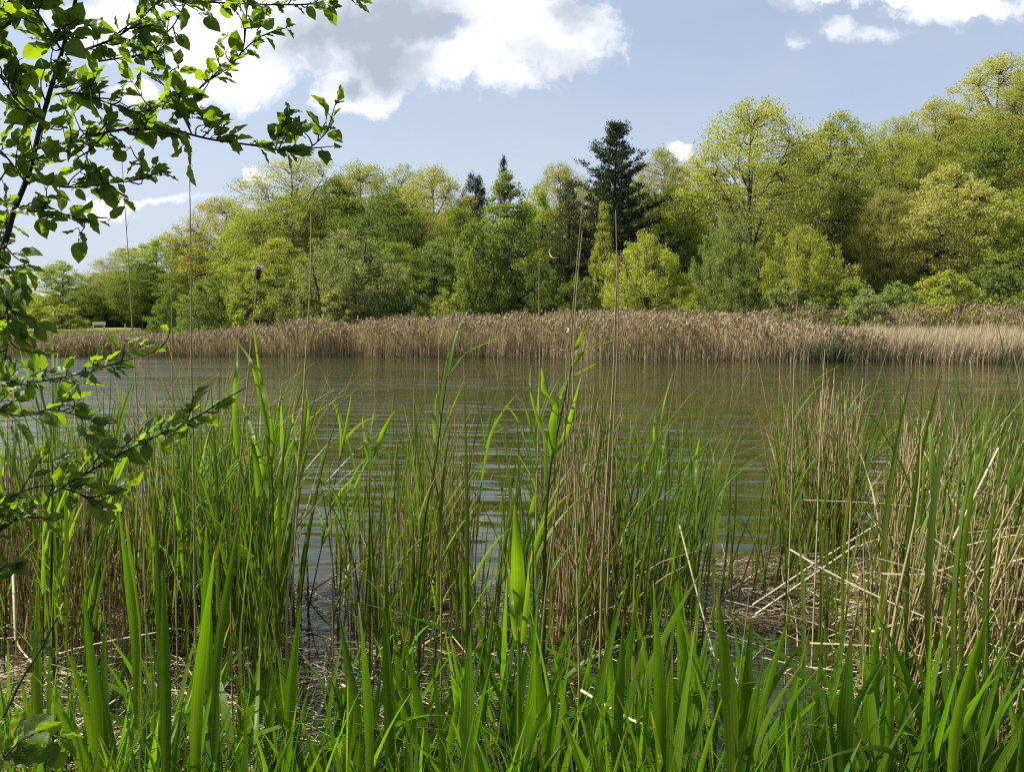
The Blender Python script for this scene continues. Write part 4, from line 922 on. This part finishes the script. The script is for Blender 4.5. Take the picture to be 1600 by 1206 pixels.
# dark sedge tuft at the far waterline
x_ = XG(1292, 40, 0); mb = MB(); n = 640
P = arc_line(n, 6, rng.uniform(0.7, 1.5, n), rng.uniform(0.0, 0.2, n), rng.uniform(0.0, 0.35, n), rng.random(n) * 6.28) + rng.normal(size=(n, 1, 3)) * np.array([0.6, 0.25, 0]).clip(-1, 1)
a_ = rng.random(n) * 3.14; blades(mb, P, wprof(6, 'sedge')[None] * 0.03 * np.ones((n, 1)), np.stack([np.cos(a_), np.sin(a_), 0 * a_], -1), 0.2)
M['dull'] = stalk_mat('dull_sedge', (0.05, 0.06, 0.03), (0.17, 0.18, 0.09), scale=2); o = mb.build('sedge_tuft', M['dull']); o.location = (x_, float(shore(x_)) - 0.7, -0.1); tag(o, 'dark green tuft at the far waterline in front of the tan sedges', 'sedge')
# dry stems
def seedhead(r, root, pts, wpx, Yd, mat='dry', name='seed_head'):
    P = pline(pts, Yd, 10) - root; mb = MB(); n = 60
    tubes(mb, P, np.sin(np.linspace(0.15, 3.0, 10)) * wpx / F * Yd * 0.5 + 0.0006, 6)
    idx = rng.integers(0, 10, n); C = P[idx] + rng.normal(size=(n, 3)) * wpx / F * Yd * 0.35
    leafquads(mb, C, rng.uniform(0.006, 0.014, n), 0.25, axis=np.array([0, 0, 1.0])); mb.build(name, M[mat], r)
hero_reed('dry_reed_stem', 'very thin dry stem leftmost against the far trees', 'dry stem', 3.2, [(222, 760), (212, 600), (206, 500), (199, 380), (190, 245)], [], sr=1.3, smat='tan')
hero_reed('dry_reed_stem', 'tall dry stem with a narrow seed head reaching the sky under the overhanging branch', 'dry stem', 2.9, [(304, 900), (302, 700), (299, 560), (298, 400), (296, 255)], [], sr=1.9,
          smat='tan', extra=lambda r, root: seedhead(r, root, [(297, 262), (296, 240), (295, 220)], 5, 2.9))
hero_reed('dry_reed_stem', 'broken off dry stem left of the silvery willow', 'dry stem', 3.0, [(448, 940), (462, 780), (473, 640), (479, 540), (485, 440), (486, 336)], [([(478, 545), (500, 520), (525, 505), (560, 490)], 3)], sr=2.2, smat='dry')
def cat_head(r, root):
    P = pline([(402.2, 437), (403.2, 428), (403.8, 419)], 3.0, 9) - root
    mb = MB(); tubes(mb, P, np.array([0.3, 0.85, 1, 1, 1, 1, 1, 0.9, 0.45]) * 4.2 / F * 3.0, 12); mb.build('seed_head', M['head'], r)
    mb = MB(); n = 260; C = P[-1] + rng.normal(size=(n, 3)) * np.array([0.0075, 0.0075, 0.0045]) + np.array([0.001, 0, 0.003])
    leafquads(mb, C, rng.uniform(0.004, 0.010, n), 0.4); mb.build('fluff', M['fluff'], r)
hero_reed('cattail', 'cattail with a short dark seed head topped by white fluff', 'cattail', 3.0, [(360, 900), (372, 760), (383, 640), (392, 540), (399, 470), (403, 430), (413, 350)], [], sr=1.6, smat='dry', extra=cat_head)
hero_reed('dry_reed_stem', 'short thin dry stem left of the seed headed stem', 'dry stem', 3.4, [(272, 800), (270, 640), (269, 540), (267, 440)], [], sr=1.3, smat='dry')
hero_reed('dry_reed_stem', 'thin pale stem in front of the reed bed left of the forked green reed', 'dry stem', 3.4, [(690, 820), (688, 700), (686, 580), (685, 462)], [], sr=1.6, smat='tan')
hero_reed('dry_reed_stem', 'left one of the paired tall tan stems beside the big pine', 'dry stem', 2.7, [(838, 1190), (848, 980), (868, 800), (886, 640), (893, 520), (901, 420), (909, 330), (912, 288)], [([(912, 292), (908, 296), (904, 302), (901, 308)], 3)], sr=2.1, smat='tan')
hero_reed('dry_reed_stem', 'right one of the paired tall tan stems beside the big pine', 'dry stem', 2.75, [(905, 1060), (902, 900), (898, 740), (895, 600), (898, 500), (903, 430), (910, 360)], [], sr=1.9, smat='tan')
hero_reed('dry_reed_stem', 'tall grey tipped stem in front of the rounded yellow green willow', 'dry stem', 2.9, [(940, 900), (950, 720), (958, 600), (961, 500), (964, 420), (962, 328)], [], sr=2.3, smat='tan')
hero_reed('dry_reed_stem', 'second thinner stem close beside the grey tipped one', 'dry stem', 3.0, [(950, 900), (957, 720), (962, 600), (966, 500), (966, 400)], [], sr=1.8, smat='tan')
hero_reed('dry_reed_stem', 'thin stem with a pale curled strip beside the brownish pine', 'dry stem', 3.1, [(838, 780), (842, 640), (843, 540), (842, 470), (843, 404)], [([(862, 366), (856, 372), (862, 384), (866, 395)], 3), ([(872, 403), (862, 402), (858, 392), (864, 386), (870, 392)], 2.2), ([(843, 406), (850, 385), (856, 372), (860, 366)], 0.7)], sr=1.2, smat='tan', lmat='straw')
hero_reed('dry_reed_stem', 'thin dry stem with a pale twisted leaf over the reed bed', 'dry stem', 3.1, [(888, 800), (882, 680), (884, 600), (886, 545), (884, 520)], [([(885, 520), (888, 514), (880, 511), (868, 509)], 4), ([(884, 548), (870, 546), (855, 548), (846, 546)], 3)], sr=1.2, smat='tan', lmat='straw')
hero_reed('dry_reed_stem', 'very thin pale stem over the water left of the island clump', 'dry stem', 3.6, [(1236, 800), (1238, 700), (1240, 600), (1244, 500), (1246, 470)], [], sr=1.2, smat='straw')
hero_reed('dry_reed_stem', 'pale stem standing above the island clump', 'dry stem', 3.8, [(1278, 800), (1281, 700), (1286, 600), (1289, 545)], [], sr=1.5, smat='straw')
hero_reed('dry_reed_stem', 'dry stem at the right part of the island clump', 'dry stem', 4.0, [(1330, 780), (1326, 700), (1322, 640)], [], sr=1.6, smat='tan')
hero_reed('dry_reed_stem', 'thick tan stem leaning in the right stand', 'dry stem', 2.7, [(1380, 1100), (1400, 950), (1432, 800), (1440, 690)], [], sr=3.2, smat='tan')
hero_reed('dry_reed_stem', 'brown dry stem between the left stand and the open water', 'dry stem', 3.6, [(520, 900), (515, 760), (512, 660), (513, 560)], [], sr=1.2, smat='dry')
for i, (a, b, r_, Yd, lab) in enumerate([
   ((908, 1078), (1050, 1150), 3.6, 2.4, 'thick bleached straw slanting down right at the bottom middle'),
   ((1062, 820), (1118, 1030), 2.2, 3.4, 'bleached straw standing slanted right of the bottom middle'),
   ((636, 812), (678, 912), 2.0, 4.6, 'bleached bent straw by the brown stalks left of the big leaf'),
   ((1176, 945), (1372, 818), 2.2, 4.3, 'long straw rising to the right before the right stand'),
   ((1180, 960), (1340, 850), 2.6, 4.2, 'second long straw rising to the right before the right stand'),
   ((1440, 700), (1562, 905), 2.2, 3.8, 'long straw falling to the right in the right stand'),
   ((1430, 735), (1520, 860), 2.4, 4.2, 'spotted straw falling to the right in the right stand'),
   ((1310, 965), (1600, 905), 2.0, 3.9, 'nearly level straw across the right stand'),
   ((1300, 935), (1600, 1000), 1.8, 3.9, 'straw sloping slightly down across the right stand'),
   ((1560, 700), (1480, 860), 2.4, 3.5, 'straw leaning left at the right edge'),
   ((1600, 960), (1500, 1120), 3.0, 2.9, 'pale stalk leaning left at the bottom right'),
   ((90, 985), (118, 820), 2.6, 4.4, 'pale straw leaning right in the left stand'),
   ((70, 1010), (172, 880), 2.8, 4.0, 'thick pale straw slanting over the left mud'),
   ((90, 1030), (112, 960), 2.4, 3.9, 'short thick pale straw on the left mud'),
   ((0, 1050), (260, 985), 2.0, 3.5, 'long pale straw lying across the left mud'),
   ((205, 935), (270, 1000), 2.2, 4.0, 'pale straw sloping down right between the left reeds'),
   ((470, 935), (560, 882), 1.8, 4.7, 'pale straw lying on the water left of the middle'),
   ((450, 905), (500, 930), 1.8, 4.6, 'short pale straw sloping into the water left of the middle'),
   ((20, 880), (24, 1000), 3.2, 3.2, 'upright flat white straw at the left edge')]):
    P = np.array([PX(a[0], a[1], Yd + 0.15), PX((a[0] + b[0]) / 2, (a[1] + b[1]) / 2 + rng.normal() * 4, Yd), PX(b[0], b[1], Yd - 0.12)])
    ln = smooth_line(P, 10); root = ln[0].copy(); mb = MB(); tubes(mb, ln - root, np.linspace(1, 0.7, 10) * r_ / F * Yd * 0.8, 7, var=0.8)
    o = mb.build('fallen_straw', M['straw']); o.location = root; tag(o, lab, 'straw')

# ------------------------------------------------------------------ the leafy shrub at the left
shrub = empty('overhanging_shrub', (-1.6, 1.35, 0.1)); SO = np.array([-1.6, 1.35, 0.1])
tag(shrub, 'leafy shrub with oval veined leaves overhanging from the left edge', 'shrub')
def add_leaf(mb, base, d, nor, L, W, curl, var):
    K, Cc = 13, 7; d = nrm(d); side = nrm(np.cross(nor, d)); nor = np.cross(d, side)
    t_ = np.linspace(0, 1, K); us = np.linspace(-1, 1, Cc)
    prof = np.sin(np.pi * t_ ** 0.82) ** 0.78 * (1 - 0.12 * t_); prof[-1] = 0.0; prof[0] = 0.02
    prof = prof * (1 - 0.45 * sst(t_, 0.78, 1.0))
    V = base + d * (t_[:, None, None] * L) + nor * ((-curl * t_ ** 2 * L)[:, None, None]) + side * (us[None, :, None] * prof[:, None, None] * W / 2)
    V = V + nor * ((np.abs(us)[None, :] * prof[:, None] * W * 0.5 * 0.32) + 0.0016 * np.sin(us[None] * 5 + t_[:, None] * 17) * prof[:, None])[:, :, None]
    i = np.arange(K - 1)[:, None] * Cc; j = np.arange(Cc - 1)[None]
    q = np.stack([i + j, i + j + 1, i + Cc + j + 1, i + Cc + j], -1).reshape(-1, 4)
    U = np.stack(np.broadcast_arrays(us[None, :], t_[:, None]), -1)
    mb.add(V, q, U, np.full(K * Cc, var))
def branch(pts, Yd, r0, r1, spacing, leafpx, twigs=True, upto=1.0, dens=1.0, upw=0.35, name='branch'):
    """pts px polyline; leaves in pairs along it and on side twigs"""
    ln = pline(pts, Yd, 10 * len(pts)) - SO
    bm = MB(); lm = MB(); n = len(ln); tubes(bm, ln, np.linspace(r0, r1, n) / F * Yd, 7)
    seg = np.linalg.norm(np.diff(ln, axis=0), axis=1); cum = np.concatenate([[0], np.cumsum(seg)]); tot = cum[-1]
    sp = spacing / F * Yd * 0.60; leafpx = leafpx * 0.93; s = sp * 0.6; k = 0
    T = nrm(np.gradient(ln, axis=0))
    def leafset(p, tdir, cnt, size):
        for _ in range(cnt):
            rd = nrm(rng.normal(size=3) + np.array([0, 0, 0.15])); d_ = nrm(tdir * 0.9 + rd * 0.95 + np.array([0.1, 0, -0.12]))
            nor = nrm(np.array([rng.normal() * 0.45, rng.normal() * 0.55 - 0.35, 0.85]) if rng.random() < 0.75 else rng.normal(size=3))
            L = size / F * Yd * rng.uniform(0.55, 1.2); pet = L * rng.uniform(0.15, 0.35)
            tubes(bm, np.array([p, p + d_ * pet * 0.5 + [0, 0, 0.001], p + d_ * pet]), np.array([0.0009, 0.0007, 0.0006]), 4)
            add_leaf(lm, p + d_ * pet, d_ + np.array([0, 0, -0.1]), nor, L, L * rng.uniform(0.56, 0.76), rng.uniform(0.02, 0.28), rng.random())
    while s < tot * upto:
        i = min(n - 1, int(np.searchsorted(cum, s))); p = ln[i]; k += 1
        if twigs and rng.random() < 0.55:
            td = nrm(T[i] * 0.8 + rng.normal(size=3) * np.array([0.55, 0.5, 0.6]) + np.array([0, 0, 0.3])); tl = rng.uniform(0.4, 1.3) * leafpx / F * Yd * 1.2
            tw = smooth_line([p, p + td * tl * 0.5 + rng.normal(size=3) * 0.004, p + td * tl + np.array([0, 0, 0.004])], 6)
            tubes(bm, tw, np.linspace(0.0016, 0.0007, 6), 5)
            for f_ in (0.5, 1.0): leafset(p + td * tl * f_, td, 2 if rng.random() < dens else 1, leafpx)
        elif rng.random() < dens: leafset(p, T[i], 2, leafpx)
        s += sp * rng.uniform(0.7, 1.3)
    if upto == 1.0: leafset(ln[-1], T[-1], 3, leafpx * 0.85)
    b = bm.build(name, M['twig'], shrub); lm.build('foliage', M['shrub'], b); return b
LM = 1.0
branch([(-180, 640), (-60, 470), (0, 395), (22, 330), (45, 270), (65, 190), (85, 120), (100, 70), (118, 0), (128, -60)], 1.35, 5.0, 2.4, 26, 36, name='main_stem', dens=0.75)
branch([(55, 232), (110, 222), (190, 203), (270, 205), (330, 218), (400, 228), (450, 236), (485, 230), (512, 205)], 1.40, 2.4, 0.9, 17, 33, twigs=True, dens=0.7)
branch([(292, 190), (311, 140), (353, 108), (378, 80), (384, 40), (387, -10)], 1.42, 1.6, 1.0, 17, 30, dens=0.65)
branch([(378, 82), (400, 62), (425, 50), (447, 44)], 1.43, 1.2, 0.7, 17, 22, twigs=False, dens=0.7)
branch([(102, 86), (150, 72), (191, 53), (230, 20), (262, -15)], 1.34, 1.9, 1.0, 15, 36, dens=0.8)
branch([(154, 96), (214, 87), (239, 80), (258, 55), (273, 37), (290, 5)], 1.45, 1.5, 0.8, 16, 28, dens=0.7)
branch([(200, -12), (280, 0), (350, 5), (440, 8), (500, 5), (555, -8)], 1.5, 1.7, 0.8, 15, 24, twigs=True, dens=0.8)
branch([(30, 262), (75, 285), (107, 293), (160, 287), (214, 281), (238, 262)], 1.36, 1.5, 0.8, 17, 34, dens=0.7)
branch([(20, 325), (60, 330), (100, 335), (135, 345)], 1.33, 1.6, 0.9, 14, 34, dens=0.75)
branch([(97, 81), (75, 45), (50, 5), (35, -30)], 1.30, 1.8, 1.2, 15, 40, dens=0.8)
branch([(68, 187), (35, 165), (0, 120), (-30, 90)], 1.28, 1.9, 1.2, 15, 44, dens=0.8)
branch([(75, 150), (120, 145), (165, 160), (215, 175), (260, 160)], 1.38, 1.7, 0.9, 15, 36, dens=0.85)
branch([(40, 285), (5, 240), (-30, 215)], 1.3, 1.6, 1.2, 13, 40, dens=0.8)
branch([(10, 360), (-5, 420), (8, 455), (12, 500)], 1.3, 1.6, 0.9, 16, 34, dens=0.75)
branch([(170, 203), (140, 235), (120, 250), (150, 262)], 1.36, 1.4, 0.8, 14, 34, dens=0.8)
branch([(-60, 40), (0, 45), (30, 20), (60, -30)], 1.3, 1.8, 1.2, 13, 42, dens=0.85)
branch([(300, 210), (280, 170), (265, 140), (262, 115)], 1.42, 1.3, 0.8, 13, 28, dens=0.7)
branch([(430, 232), (442, 205), (447, 185), (450, 172)], 1.4, 1.0, 0.7, 14, 22, twigs=False, dens=0.8)
# low branches
branch([(-160, 930), (0, 828), (60, 785), (130, 742), (215, 695), (300, 655), (345, 628), (385, 605)], 1.30, 2.6, 0.8, 24, 34, twigs=True, dens=0.8, upto=0.9)
branch([(-120, 640), (0, 600), (60, 596), (120, 585), (180, 568), (240, 550)], 1.45, 1.8, 0.8, 15, 30, dens=0.75)
branch([(-60, 380), (-10, 440), (14, 500), (8, 560)], 1.32, 1.6, 0.8, 16, 32, dens=0.75)
branch([(-80, 700), (-20, 640), (30, 650), (80, 640), (140, 655)], 1.5, 1.7, 0.8, 17, 31, dens=0.75)
branch([(-90, 880), (-20, 800), (60, 760), (120, 770), (160, 790)], 1.32, 1.8, 0.8, 24, 36, dens=0.6)
branch([(-60, 1230), (0, 1130), (35, 1060), (60, 1020), (92, 960)], 1.25, 2.2, 1.4, 60, 24, twigs=False, dens=0.4)
branch([(-40, 1250), (10, 1180), (45, 1150), (85, 1150)], 1.1, 2.0, 1.0, 20, 54, twigs=False, dens=0.8)
branch([(-60, 960), (0, 890), (20, 880)], 1.3, 1.6, 0.9, 16, 32, twigs=False, dens=0.8)
ST = MB(); tubes(ST, smooth_line([(0, 0, -0.2), (0.02, 0.0, 0.5), tuple(PX(-180, 640, 1.35) - SO)], 10), np.linspace(0.022, 0.0075, 10), 9)
tubes(ST, smooth_line([(0, 0, 0.25), (0.1, 0.0, 0.5), tuple(PX(-160, 930, 1.30) - SO)], 8), np.linspace(0.01, 0.0035, 8), 7)
tubes(ST, smooth_line([(0, 0, 0.4), (0.1, 0.05, 0.8), tuple(PX(-120, 640, 1.45) - SO)], 8), np.linspace(0.01, 0.0025, 8), 7)
tubes(ST, smooth_line([(0, 0, 0.1), (0.2, -0.05, 0.1), tuple(PX(-60, 1230, 1.25) - SO)], 8), np.linspace(0.008, 0.0025, 8), 7)
ST.build('trunk', M['twig'], shrub)
